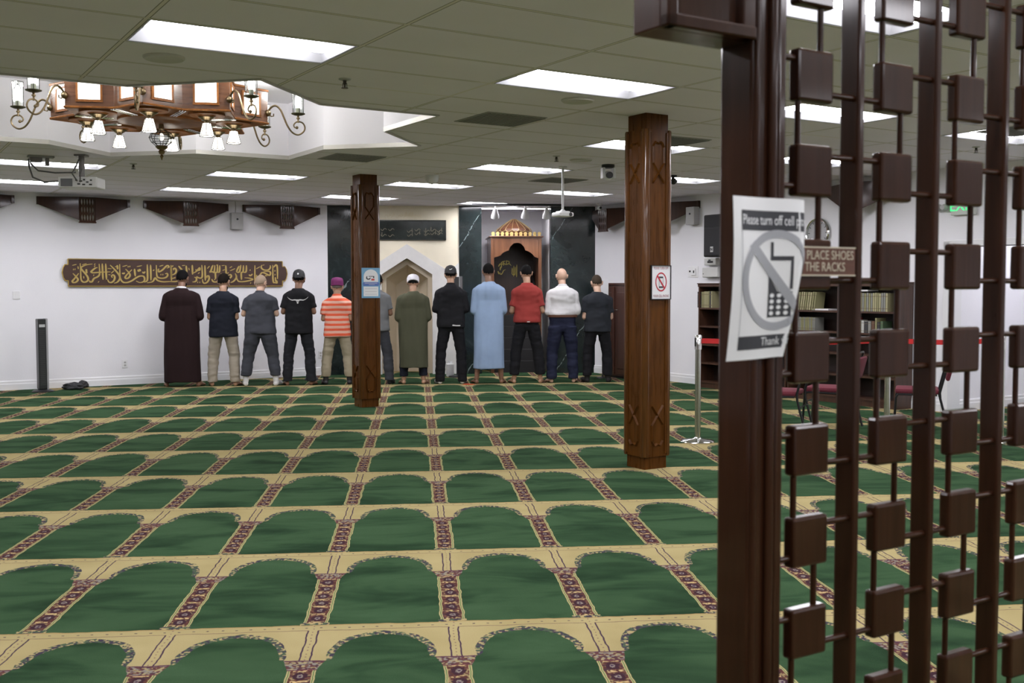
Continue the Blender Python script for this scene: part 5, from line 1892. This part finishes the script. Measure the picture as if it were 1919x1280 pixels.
# ------------------------------------------------------------------ stacking chairs behind the screen
def make_chair(label):
    P = thing('banquet_chair', label, 'chair', (0, 0, 0), 0, 'burgundy chairs behind the screen')
    SEAT = mat('burgundy_fabric', (0.125, 0.016, 0.028), .9, var=.12, scale=60)
    # local: faces -x; seat 0.44 wide
    bm = MB(); bm.bbox(-.22, .21, -.21, .21, .425, .485, .024); bm.build('seat', SEAT, P, smooth=True)
    bm = MB(); bm.bbox(.235, .275, -.20, .20, .60, .86, .018)
    Mx = Matrix.Translation((.20, 0, .45)) @ Matrix.Rotation(.22, 4, 'Y') @ Matrix.Translation((-.20, 0, -.45))
    bm.xform(Mx); bm.build('backrest', SEAT, P, smooth=True)
    for s in (-1, 1):
        y = s * .205
        bm = MB()
        bm.tube([(-.23, y, 0), (-.21, y, .38), (-.19, y, .418), (-.15, y, .42), (.19, y, .42)], .0125, 8)
        bm.build('leg', BLACKM, P, smooth=True)
        bm = MB()
        bm.tube([(.31, y, 0), (.22, y, .38), (.215, y, .45), (.30, y, .84)], .0125, 8)
        bm.build('leg', BLACKM, P, smooth=True)
    bm = MB()
    bm.tube([(.30, -.205, .84), (.312, -.19, .875), (.32, -.15, .89), (.32, .15, .89), (.312, .19, .875), (.30, .205, .84)], .0125, 8)
    bm.build('back_frame', BLACKM, P, smooth=True)
    bm = MB(); bm.tube([(-.215, -.2, .30), (-.215, .2, .30)], .009, 8); bm.tube([(.24, -.2, .30), (.24, .2, .30)], .009, 8); bm.build('stretcher', BLACKM, P)
    return P


c0 = make_chair('burgundy chair nearest the screen post, behind the first column of blocks')
c0.scale = (1, 1, .908); c0.location = (3.76, 10.72, 0); c0.rotation_euler = (0, 0, -.55)
dup(c0, (4.40, 11.00, 0), -.60, 'burgundy chair just left of the first screen upright, middle one of three')
dup(c0, (5.26, 10.74, 0), -.45, 'burgundy chair farthest right, beside the second screen upright')

# ------------------------------------------------------------------ the row of praying men
def remesh(pieces, voxel, smooth=4, wrinkle=0.0, wscale=(5, 5, 2.2), seed=0, cut=None):
    """union of closed shapes as ONE continuous surface"""
    me = pieces.mesh('tmp')
    o = bpy.data.objects.new('tmp', me)
    COL.objects.link(o)
    m = o.modifiers.new('r', 'REMESH')
    m.mode = 'VOXEL'; m.voxel_size = voxel; m.use_smooth_shade = True
    if smooth:
        s = o.modifiers.new('s', 'SMOOTH'); s.factor = .5; s.iterations = smooth
    bpy.context.view_layer.update()
    dg = bpy.context.evaluated_depsgraph_get()
    out = bpy.data.meshes.new_from_object(o.evaluated_get(dg))
    bpy.data.objects.remove(o)
    bpy.data.meshes.remove(me)
    if wrinkle:
        n = len(out.vertices)
        co = np.empty(n * 3, 'f'); out.vertices.foreach_get('co', co); co = co.reshape(-1, 3)
        no = np.empty(n * 3, 'f'); out.vertices.foreach_get('normal', no); no = no.reshape(-1, 3)
        d = np.empty(n, 'f')
        sx, sy, sz = wscale
        for i in range(n):
            p = Vector((co[i, 0] * sx + seed * 3.1, co[i, 1] * sy, co[i, 2] * sz + seed))
            d[i] = mnoise.noise(p) + .5 * mnoise.noise(p * 2.3)
        co += no * (d * wrinkle)[:, None]
        out.vertices.foreach_set('co', co.ravel())
        out.update()
    for p in out.polygons:
        p.use_smooth = True
    return out


def limb(mb, pts, radii, n=14, flat=1.0):
    for p, r in zip(pts, radii):
        mb.ball(p, r, n, 8)
    for i in range(len(pts) - 1):
        mb.cone(pts[i], pts[i + 1], radii[i], radii[i + 1], n)


def oval(cx, cy, z, rx, ry, n=28, e=2.4):
    out = []
    for i in range(n):
        a = 2 * PI * i / n
        c, s = math.cos(a), math.sin(a)
        out.append((cx + rx * math.copysign(abs(c) ** (2 / e), c), cy + ry * math.copysign(abs(s) ** (2 / e), s), z))
    return out


SKIN = {'light': mat('skin_light', (0.56, 0.36, 0.26), .5, var=.06, scale=20), 'tan': mat('skin_tan', (0.40, 0.235, 0.15), .5, var=.06, scale=20),
        'brown': mat('skin_brown', (0.22, 0.115, 0.07), .5, var=.06, scale=20)}
HAIR = {'black': mat('black_hair', (0.006, 0.0055, 0.0055), .9, spec=.12, bump=.004, scale=120), 'dark': mat('dark_brown_hair', (0.011, 0.008, 0.006), .9, spec=.12, bump=.004, scale=120),
        'blond': mat('greying_fair_hair', (0.30, 0.22, 0.15), .7, bump=.003, scale=120), 'grey': mat('grey_hair', (0.13, 0.11, 0.095), .7, bump=.003, scale=120), 'short': mat('cropped_brown_hair', (0.045, 0.032, 0.022), .85, spec=.15, bump=.003, scale=120)}


def cloth(name, color, rough=.85, bump=.0015):
    if name in MATS: return MATS[name]
    M = bpy.data.materials.new(name)
    t = NT(M)
    v = t.coords('Object')
    f = t.noise(v, 3.0, 3.0, .5)
    g = t.noise(v, 320.0, 1.0, .5)
    c = t.ramp(f, [(.3, tuple(x * .9 for x in color)), (.7, tuple(min(1, x * 1.07) for x in color))])
    t.finish(c, rough, 0, g, bump, spec=.2)
    MATS[name] = M
    return M


def stripe_cloth():
    M = bpy.data.materials.new('orange_white_stripes')
    t = NT(M)
    tc = t.n('ShaderNodeTexCoord'); sp = t.n('ShaderNodeSeparateXYZ')
    t.link(tc.outputs['Object'], sp.inputs[0])
    w = t.noise(tc.outputs['Object'], 5.0, 2.0)
    z = t.m('ADD', sp.outputs[2], t.m('MULTIPLY', w, .018))
    q = t.m('FRACT', t.m('MULTIPLY', z, 13.0))
    big = t.both(t.gt(q, .0), t.lt(q, .52))
    c = t.mix(big, (.72, .46, .37), (.72, .115, .055))
    thin = t.both(t.gt(q, .70), t.lt(q, .80))
    c = t.mix(thin, c, (.74, .30, .20))
    t.finish(c, .85, spec=.2)
    return M


STRIPES = stripe_cloth()


def man(name_label, loc, turn=0.0, top=1.74, elbow=.30, waist=.22, hip=None, stance=.36, skin='tan', hair='black', shirt=None, sleeve='short', hem=.78, trousers=None,
        robe=None, feet='bare', bow=.45, collar=None, head_turn=0.0, seed=1, cap=None, beard=False, shoulder=None, wz=None, crop=False, elbow_z=None, leg_w=1.0, trouser_end=.06, tuck=False):
    """standing man seen from behind, hands folded on the belly, head bowed. faces +y"""
    P = thing('person', name_label, 'person', loc, turn, 'men praying in a row')
    k = (top + .05) / 1.75          # bowed head lowers the crown
    hip = hip if hip is not None else waist * .93
    shoulder = shoulder if shoulder is not None else waist * 1.02
    zS = 1.415 * k                  # shoulder line
    ze = (elbow_z if elbow_z else 1.06 * k)
    zh = ze + .045
    hw = stance / 2
    kn = (.11 + hw) / 2 + .01
    zc, zk = .80 * k, .47 * k
    NB = Vector((0, -.005, 1.450 * k))          # neck base
    HC = NB + Vector((0, .075 * bow / .45 + .01, .158 * k))   # head centre
    HM = Matrix.Translation(HC) @ Matrix.Rotation(head_turn, 4, 'Z') @ Matrix.Rotation(-bow, 4, 'X') @ Matrix.Scale(1.10, 4)

    # ---------------- body (one continuous surface)
    B = MB()
    secs = [(.78, .0, .135, .10), (.90, .0, hip * .86, .108), (1.05, .005, waist * .82, .098), (1.20, .0, waist * .86, .105), (1.30, -.01, shoulder * .80, .105), (1.38, -.01, shoulder * .62, .085), (1.43, -.005, .085, .07)]
    B.rings([oval(0, cy, z * k, rx, ry) for z, cy, rx, ry in secs])
    limb(B, [NB - Vector((0, 0, .03)), NB + Vector((0, .02, .04)), HC + Vector((0, -.02, -.06))], [.060, .056, .056])
    # head
    q = len(B.v)
    B.ball((0, 0, .01), (.074, .096, .103), 24, 16)
    B.ball((0, .035, -.062), (.054, .064, .062), 18, 12)
    B.ball((0, .080, -.104), (.024, .018, .018), 10, 8)
    limb(B, [(0, .090, .018), (0, .112, -.026)], [.010, .015], 10)
    B.ball((.011, .104, -.03), .010, 8, 6); B.ball((-.011, .104, -.03), .010, 8, 6)
    B.ball((0, .095, -.062), (.024, .011, .0075), 12, 8)
    B.ball((0, .094, -.075), (.020, .011, .0085), 12, 8)
    for s in (-1, 1):
        B.ball((s * .032, .084, .034), (.023, .012, .0085), 12, 8)      # brow
        B.ball((s * .031, .080, .012), (.014, .012, .009), 10, 8)       # closed eye
        B.ball((s * .048, .064, -.022), (.022, .022, .018), 10, 8)      # cheek
        B.ball((s * .079, -.004, -.010), (.011, .019, .031), 12, 10)    # ear
        B.ball((s * .086, -.014, .004), (.007, .015, .019), 10, 8)
    B.xform(HM, q)
    # arms and hands
    arms = {}
    for s in (-1, 1):
        sh = Vector((s * (shoulder * .80), -.008, 1.325 * k))
        el = Vector((s * (elbow - .052), -.015, ze))
        wr = Vector((s * .085, .185, zh))
        arms[s] = (sh, el, wr)
        limb(B, [sh, sh.lerp(el, .5), el, el.lerp(wr, .35), wr], [.050, .046, .040, .041, .028])
        # hand: palm, four fingers, thumb; right hand lies over the left
        yy = .205 if s > 0 else .178
        dx = -s
        h0 = wr + Vector((0, 0, 0))
        h1 = Vector((s * .02, yy, zh + (.012 if s > 0 else -.012)))
        lo = h0.lerp(h1, .0)
        for f in range(4):
            off = Vector((0, 0, .030 - .020 * f))
            a = h0.lerp(h1, .35) + off * .8
            bq = h1 + off
            limb(B, [a, bq], [.013, .0115], 8)
            L = (.070, .078, .073, .057)[f]
            m1 = bq + Vector((dx * L * .5, .004 - .002 * f, -.002))
            m2 = bq + Vector((dx * L * .95, -.016, -.006))
            limb(B, [bq, m1, m2], [.0098, .0090, .0078], 8)
        tb = h0.lerp(h1, .25) + Vector((0, .004, .024))
        limb(B, [tb, tb + Vector((dx * .028, .006, .030)), tb + Vector((dx * .058, -.002, .040))], [.0135, .0105, .0088], 8)
    # legs and feet
    for s in (-1, 1):
        hp = Vector((s * .085, 0, .84 * k)); kk = Vector((s * kn, .015, zk)); an = Vector((s * hw, -.025, .085))
        limb(B, [hp, hp.lerp(kk, .45), kk, kk.lerp(an, .35) + Vector((0, -.015, 0)), an], [.085, .075, .053, .053, .036])
        fd = Vector((s * .28, 1, 0)).normalized()
        side = Vector((fd.y, -fd.x, 0))
        hl = an + Vector((0, -.012, -.055)); hl.z = .032
        ball_ = hl + fd * .165; ball_.z = .026
        limb(B, [hl, hl + fd * .08 + Vector((0, 0, .008)), ball_], [.032, .031, .027])
        limb(B, [an, hl + fd * .09 + Vector((0, 0, .028))], [.034, .026])
        B.ball(ball_ + side * .018, (.026, .030, .020), 10, 8); B.ball(ball_ - side * .018, (.026, .030, .020), 10, 8)
        for t_ in range(5):
            c_ = ball_ + side * (.032 - .016 * t_) * (-s)
            ln = (.052, .050, .045, .038, .030)[t_]
            r_ = (.0135, .0095, .009, .0085, .008)[t_]
            e_ = c_ + fd * ln; e_.z = r_ * .9
            c_ = Vector((c_.x, c_.y, .014))
            limb(B, [c_, e_], [r_ * 1.05, r_], 8)
    me = remesh(B, .0072, 2)
    link_mesh('body', me, SKIN[skin], P)

    # ---------------- trousers
    if trousers:
        T = MB()
        ztop = (wz or .98) * k if not tuck else hem + .02
        T.rings([oval(0, 0, z, rx, ry) for z, rx, ry in ((zc - .03, .11, .10), (zc + .03, hip * .92, .122), (.90 * k, hip * (.93 if robe is None else .85), (.124 if tuck else .115) if robe is None else .11), (ztop, (hip * .84 if not tuck else waist * .98) * (1 if robe is None else .85), (.12 if tuck else .102) if robe is None else .1))])
        for s in (-1, 1):
            hp = Vector((s * hip * .47, -.005, zc + .05)); kk = Vector((s * (kn + .005), .012, zk)); an = Vector((s * hw, -.022, trouser_end + .005))
            rT = hip * .50 * leg_w * (1.0 if robe is None else .86)
            pts = [hp, hp.lerp(kk, .4), kk, kk.lerp(an, .5) + Vector((0, -.01, 0)), an]
            rr = [rT, rT * .94, .082 * leg_w, .078 * leg_w, .072 * leg_w]
            rs = []
            for i, (p_, r_) in enumerate(zip(pts, rr)):
                rs.append(oval(p_.x, p_.y, p_.z, r_, r_ * 1.06, 20, 2.1))
            T.rings(rs)
        me = remesh(T, .011, 4, .0095, (5, 5, 13), seed)
        link_mesh('trousers', me, trousers, P)
    # ---------------- shirt or robe
    S = MB()
    top_secs = [(1.20, 0, waist * .96, .128), (1.28, -.010, shoulder * .95, .130), (1.345, -.016, shoulder * .88, .122), (1.395, -.016, shoulder * .70, .108), (1.43, -.012, shoulder * .50, .092), (1.462, -.004, .082, .078)]
    if robe is None:
        zb = hem
        low_secs = [(zb / k, 0, hip * 1.07, .156), (zb / k + .04, 0, hip * 1.07, .157), (max(zb / k + .1, .98), 0, waist * 1.01, .142)]
        if tuck: low_secs = [(zb / k, 0, waist * 1.0, .128), (zb / k + .03, 0, waist * 1.06, .136), (zb / k + .09, 0, waist * 1.03, .134)]
    else:
        wb, zb = robe
        low_secs = [(zb / k, .0, wb, .20), (.35, .0, wb * .98, .195), (.75, 0, hip * 1.02 * .5 + wb * .49, .165), (.98, 0, waist * 1.03, .146), (1.08, 0, waist * 1.0, .138)]
    secs = [s_ for s_ in low_secs if s_[0] < 1.19] + top_secs
    S.rings([oval(0, cy, z * k, rx, ry) for z, cy, rx, ry in secs])
    for s in (-1, 1):
        sh, el, wr = arms[s]
        ins = Vector((s * shoulder * .52, -.014, 1.372 * k))
        if sleeve == 'long':
            pts = [ins, sh + Vector((s * .008, 0, .0)), sh.lerp(el, .55) + Vector((s * .004, 0, 0)), el + Vector((0, -.006, -.01)), el.lerp(wr, .5), el.lerp(wr, .93)]
            rr = [.062, .068, .064, .060, .054, .045]
            if robe is not None: rr = [.064, .070, .072, .070, .066, .060]
        elif sleeve == 'rolled':
            pts = [ins, sh + Vector((s * .008, 0, 0)), sh.lerp(el, .55) + Vector((s * .004, 0, 0)), el + Vector((0, -.006, -.005)), el.lerp(wr, .35)]
            rr = [.062, .068, .064, .060, .054]
        else:
            f_ = .74
            pts = [ins, sh + Vector((s * .008, 0, 0)), sh.lerp(el, .40), sh.lerp(el, f_)]
            rr = [.062, .068, .066, .067]
            d = (pts[3] - pts[2]).normalized()
        for i in range(len(pts) - (1 if sleeve != 'short' else 2)):
            pass
        for p_, r_ in list(zip(pts, rr))[:(-1 if True else None)]:
            S.ball(p_, r_, 14, 8)
        for i in range(len(pts) - 1):
            S.cone(pts[i], pts[i + 1], rr[i], rr[i + 1], 16)
    me = remesh(S, .011, 5, .011 if robe is None else .013, (5, 5, 8) if robe is None else (7, 7, 1.2), seed + 5)
    nm = 'shirt' if robe is None else 'robe'
    sh_o = link_mesh(nm, me, shirt, P)
    if collar:
        c_ = MB()
        rs = []
        for zz, r_, ex in ((-.018, .074, 0), (.020, .066, 0), (.026, .068, 0), (-.010, .080, 0)):
            rs.append([(r_ * math.cos(2 * PI * i / 24), NB.y + .004 + r_ * .98 * math.sin(2 * PI * i / 24), NB.z + .004 + zz - .012 * math.sin(2 * PI * i / 24)) for i in range(24)])
        c_.rings(rs, cap=False)
        c_.build('collar', collar, sh_o, smooth=True)
    # ---------------- hair
    if hair:
        bm = bmesh.new()
        bmesh.ops.create_uvsphere(bm, u_segments=36, v_segments=24, radius=1)
        full = 0.0 if crop else 1.0
        dead = []
        for v in bm.verts:
            d = v.co.copy()
            yb = d.y
            thr = -.88 + (.88 - .10) * min(1, max(0, (yb + 1))) ** 1.3 if yb < 0 else -.10 + .62 * yb
            if abs(d.x) > .75 and yb > -.25: thr += .12
            if d.z < thr - .001:
                dead.append(v)
            bulge = 1.0 + .02 * mnoise.noise(d * 5)
            r = (.0815, .104, .112) if not crop else (.0765, .0985, .1055)
            v.co = Vector((d.x * r[0] * bulge, d.y * r[1] * bulge, d.z * r[2] * bulge + .011))
        bmesh.ops.delete(bm, geom=dead, context='VERTS')
        bmesh.ops.solidify(bm, geom=bm.faces[:], thickness=.008)
        me = bpy.data.meshes.new('hair')
        bm.to_mesh(me); bm.free()
        me.transform(HM)
        link_mesh('hair', me, HAIR[hair], P, smooth=True)
    if beard:
        b_ = MB()
        b_.ball((0, .055, -.095), (.050, .045, .045), 16, 10)
        b_.ball((0, .03, -.08), (.066, .05, .04), 16, 10)
        b_.xform(HM)
        me = remesh(b_, .008, 2, .004, (30, 30, 30), seed)
        link_mesh('beard', me, HAIR[hair or 'black'], P)
    if cap:
        kind, cm = cap
        c_ = MB()
        if kind == 'baseball':
            prof = [(1.0, -.012), (1.01, .03), (.95, .065), (.78, .095), (.45, .115), (.05, .123)]
            c_.rings([[(r * .086 * math.cos(a), r * .108 * math.sin(a), z) for a in [2 * PI * i / 28 for i in range(28)]] for r, z in prof])
            vis = []
            for i in range(13):
                a = PI * i / 12
                vis.append((.078 * math.cos(a), .085 + .075 * math.sin(a), -.012 - .012 * math.sin(a)))
            c_.prism(vis, (0, 0, .006))
            # rear strap over the opening
            c_.box(-.05, .05, -.108, -.100, -.035, -.012)
        else:
            zb = -.03 if kind == 'kufi_low' else .0
            prof = [(1.0, zb), (1.02, zb + .05), (.97, .085), (.80, .11), (.4, .12), (.05, .122)]
            if kind == 'kufi_low':
                prof = [(.98, -.03), (1.02, .01), (1.01, .045), (.97, .06)]
            c_.rings([[(r * .0865 * math.cos(a), r * .108 * math.sin(a), z) for a in [2 * PI * i / 28 for i in range(28)]] for r, z in prof])
        HC_ = HM @ Matrix.Translation((0, -.012, .006)) @ Matrix.Rotation({'baseball': .10, 'kufi': .32, 'kufi_low': .0}[kind], 4, 'X')
        c_.xform(HC_)
        C_ = c_.build('cap', cm, P, smooth=True)
        if kind == 'baseball':
            l_ = MB()
            if seed == 4:
                l_.prism([(-.012, -.1095, .018), (0, -.1110, .004), (.012, -.1095, .018), (.009, -.108, .034), (-.009, -.108, .034)], (0, -.002, 0))
            else:
                l_.ribbon([(-.020, .030), (-.006, .022), (.020, .038)], .007, -.1085, .002)
            l_.xform(HC_)
            l_.build('cap_emblem', WHITE, C_)
    # ---------------- footwear
    if feet != 'bare':
        col_ = {'white_sock': mat('white_sock', (.70, .70, .70), .9), 'black_sock': mat('black_sock', (.012, .012, .013), .85), 'dark_shoe': mat('dark_shoe', (.018, .016, .018), .5)}[feet]
        for s in (-1, 1):
            F_ = MB()
            an = Vector((s * hw, -.025, .085))
            fd = Vector((s * .28, 1, 0)).normalized()
            hl = Vector((an.x, an.y - .012, .036)); bl = hl + fd * .17; tl = hl + fd * .215
            limb(F_, [hl, hl + fd * .08 + Vector((0, 0, .010)), Vector((bl.x, bl.y, .033)), Vector((tl.x, tl.y, .026))], [.0385, .0385, .042, .028])
            limb(F_, [an + Vector((0, 0, .07)), an, Vector((hl.x, hl.y, .05)) + fd * .07], [.046, .043, .036])
            zmin = min(v[2] for v in F_.v)
            me = remesh(F_, .009, 3)
            zs = np.empty(len(me.vertices) * 3, 'f'); me.vertices.foreach_get('co', zs); zs = zs.reshape(-1, 3)
            zs[:, 2] = np.maximum(zs[:, 2], .001); me.vertices.foreach_set('co', zs.ravel()); me.update()
            link_mesh('sock' if 'sock' in feet else 'shoe', me, col_, P)
    return P, sh_o


BLK = cloth('black_cotton', (0.011, 0.011, 0.013))
NAVYB = cloth('blue_black_cotton', (0.012, 0.014, 0.022))
feet_y = 16.58
PX = lambda px: (px - 777.0) / 120.4
# world x for a column of the photograph at the row's distance
man('bearded man in a long dark maroon robe, leftmost of the row', (-3.565, 16.52, 0), 0, 1.745, .318, .245, .25, .46, 'brown', 'black', cloth('maroon_robe', (0.019, 0.0085, 0.009)), 'long', robe=(.275, .075),
    beard=True, head_turn=-.12, seed=1, collar=mat('white_collar', (.7, .7, .7), .8), elbow_z=1.08)
man('man in a black tee shirt and light khaki trousers', (-2.955, 16.56, 0), 0, 1.69, .252, .205, .205, .345, 'tan', 'dark', NAVYB, 'short', .755, cloth('light_khaki', (0.36, 0.315, 0.25)),
    beard=True, head_turn=-.22, seed=2, elbow_z=1.05, leg_w=1.02)
man('man in grey polo shirt and grey jogger trousers with white socks', (-2.395, 16.54, 0), 0, 1.665, .30, .228, .225, .45, 'light', 'blond', cloth('grey_polo', (0.056, 0.059, 0.071)), 'short', .80, cloth('grey_jogger', (0.052, 0.055, 0.066)),
    feet='white_sock', head_turn=-.35, seed=3, crop=True, collar=cloth('grey_polo', (0.056, 0.059, 0.071)), elbow_z=1.10, leg_w=1.12, trouser_end=.15)
p4, s4 = man('man in black cap and black tee shirt with a white horned skull on the back', (-1.815, 16.56, 0), 0, 1.735, .283, .208, .20, .36, 'brown', 'black', BLK, 'short', .80, cloth('charcoal_trousers', (0.017, 0.018, 0.022)),
             seed=4, cap=('baseball', mat('black_cap', (.012, .012, .014), .7)), elbow_z=1.13)
man('man in an orange and white striped polo shirt with a purple cap', (-1.235, 16.62, 0), 0, 1.60, .262, .195, .195, .36, 'tan', 'grey', STRIPES, 'short', .74, cloth('khaki_trousers', (0.33, 0.285, 0.20)),
    feet='dark_shoe', seed=5, crop=True, cap=('kufi', mat('purple_cap', (.17, .012, .11), .7)), collar=mat('orange_collar', (.72, .11, .045), .8), elbow_z=1.02, trouser_end=.12)
man('man in grey tee shirt half hidden behind the left pillar', (-.625, 16.62, 0), 0, 1.70, .262, .19, .19, .38, 'brown', 'black', cloth('grey_tee', (0.16, 0.165, 0.17)), 'short', .83, cloth('dark_grey_trousers', (0.045, 0.047, 0.055)),
    feet='black_sock', seed=6, elbow_z=1.10, head_turn=.3)
man('man in an olive green robe with a white cap', (-.06, 16.58, 0), 0, 1.675, .27, .222, .22, .30, 'tan', 'black', cloth('olive_robe', (0.072, 0.074, 0.045)), 'long', robe=(.225, .26), trousers=cloth('navy_trousers', (0.012, 0.014, 0.024)),
    seed=7, cap=('kufi_low', mat('white_cap', (.72, .70, .74), .8)), elbow_z=1.05, leg_w=.92, trouser_end=.12, bow=.55)
p8, s8 = man('man in a black sweater, black trousers and black cap', (.525, 16.56, 0), 0, 1.805, .288, .215, .205, .35, 'tan', 'black', BLK, 'long', .88, cloth('black_trousers', (0.010, 0.010, 0.012)),
             feet='white_sock', seed=8, cap=('baseball', mat('black_cap_two', (.014, .014, .015), .7)), collar=BLK, elbow_z=1.17, trouser_end=.03)
man('tall man in a long light blue robe', (1.115, 16.54, 0), 0, 1.855, .278, .230, .225, .385, 'brown', 'black', cloth('light_blue_robe', (0.285, 0.385, 0.55)), 'long', robe=(.248, .235), seed=9, elbow_z=1.15, bow=.4)
p10, s10 = man('man in a red tee shirt and black trousers', (1.715, 16.54, 0), 0, 1.83, .292, .205, .20, .41, 'tan', 'black', cloth('red_tee', (0.295, 0.042, 0.036)), 'short', .955, cloth('black_trousers', (0.010, 0.010, 0.012)),
               seed=10, elbow_z=1.13, leg_w=1.08, trouser_end=.13)
p11, s11 = man('bald man in a white dress shirt and navy trousers with a brown belt', (2.28, 16.58, 0), 0, 1.78, .287, .222, .22, .35, 'light', None, cloth('white_dress_shirt', (0.68, 0.67, 0.68)), 'rolled', 1.055, cloth('navy_suit', (0.016, 0.019, 0.042)),
               seed=11, tuck=True, elbow_z=1.12, collar=cloth('white_dress_shirt', (0.68, 0.67, 0.68)), bow=.4, leg_w=1.1)
man('man in charcoal tee shirt and black trousers, rightmost of the row', (2.84, 16.58, 0), 0, 1.665, .262, .21, .20, .33, 'light', 'short', cloth('charcoal_tee', (0.022, 0.025, 0.031)), 'short', .80, cloth('black_trousers', (0.010, 0.010, 0.012)),
    feet='black_sock', seed=12, crop=True, elbow_z=1.03, trouser_end=.10)


def on_back(shirt_o, polys, name, m, lift=.003):
    """flat print laid on the back of a shirt"""
    bvh = BVHTree.FromObject(shirt_o, bpy.context.evaluated_depsgraph_get())
    bm = bmesh.new()
    for poly in polys:
        vs = []
        for x, z in poly:
            hit = bvh.ray_cast(Vector((x, -1, z)), Vector((0, 1, 0)))
            y = hit[0].y if hit[0] is not None else -.13
            vs.append(bm.verts.new((x, y - lift, z)))
        bm.faces.new(vs)
    me = bpy.data.meshes.new(name)
    bm.to_mesh(me); bm.free()
    return link_mesh(name, me, m, shirt_o)


bpy.context.view_layer.update()
# longhorn skull print
zc = 1.315
polys = []
hornL = [(.02, zc + .0), (.05, zc + .002), (.085, zc - .002), (.115, zc + .010), (.140, zc + .028), (.158, zc + .048)]
for s in (-1, 1):
    for i in range(len(hornL) - 1):
        (xa, za), (xb, zb) = hornL[i], hornL[i + 1]
        wa, wb = .0095 * (1 - i / 6.5), .0095 * (1 - (i + 1) / 6.5)
        polys.append([(s * xa, za + wa), (s * xb, zb + wb), (s * xb, zb - wb), (s * xa, za - wa)])
polys += [[(-.024, zc + .008), (.024, zc + .008), (.022, zc - .012), (-.022, zc - .012)], [(-.022, zc - .012), (-.010, zc - .012), (-.012, zc - .032), (-.017, zc - .028)], [(.022, zc - .012), (.010, zc - .012), (.012, zc - .032), (.017, zc - .028)],
          [(-.004, zc - .012), (.004, zc - .012), (.004, zc - .03), (-.004, zc - .03)], [(-.014, zc - .03), (.014, zc - .03), (.009, zc - .055), (-.009, zc - .055)]]
on_back(s4, polys, 'horned_skull_print', mat('white_screenprint', (.66, .66, .66), .7))
on_back(s8, [[(.015, .91), (.08, .905), (.14, .905), (.14, .922), (.08, .922), (.02, .930)]], 'white_hem_tag', WHITE, .010)
on_back(s10, [[(-.015, .962), (.03, .962), (.03, .974), (-.015, .974)]], 'white_hem_tag', WHITE, .004)
b = MB()
rs = []
for zz, g in ((-.018, .006), (-.018, .012), (.018, .012), (.018, .006)):
    rs.append(oval(0, 0, 1.053 + zz, .222 * 1.01 + g, .130 + g, 40))
b.rings(rs, cap=False)
b.build('belt', mat('brown_leather', (.10, .04, .02), .4), p11, smooth=True)
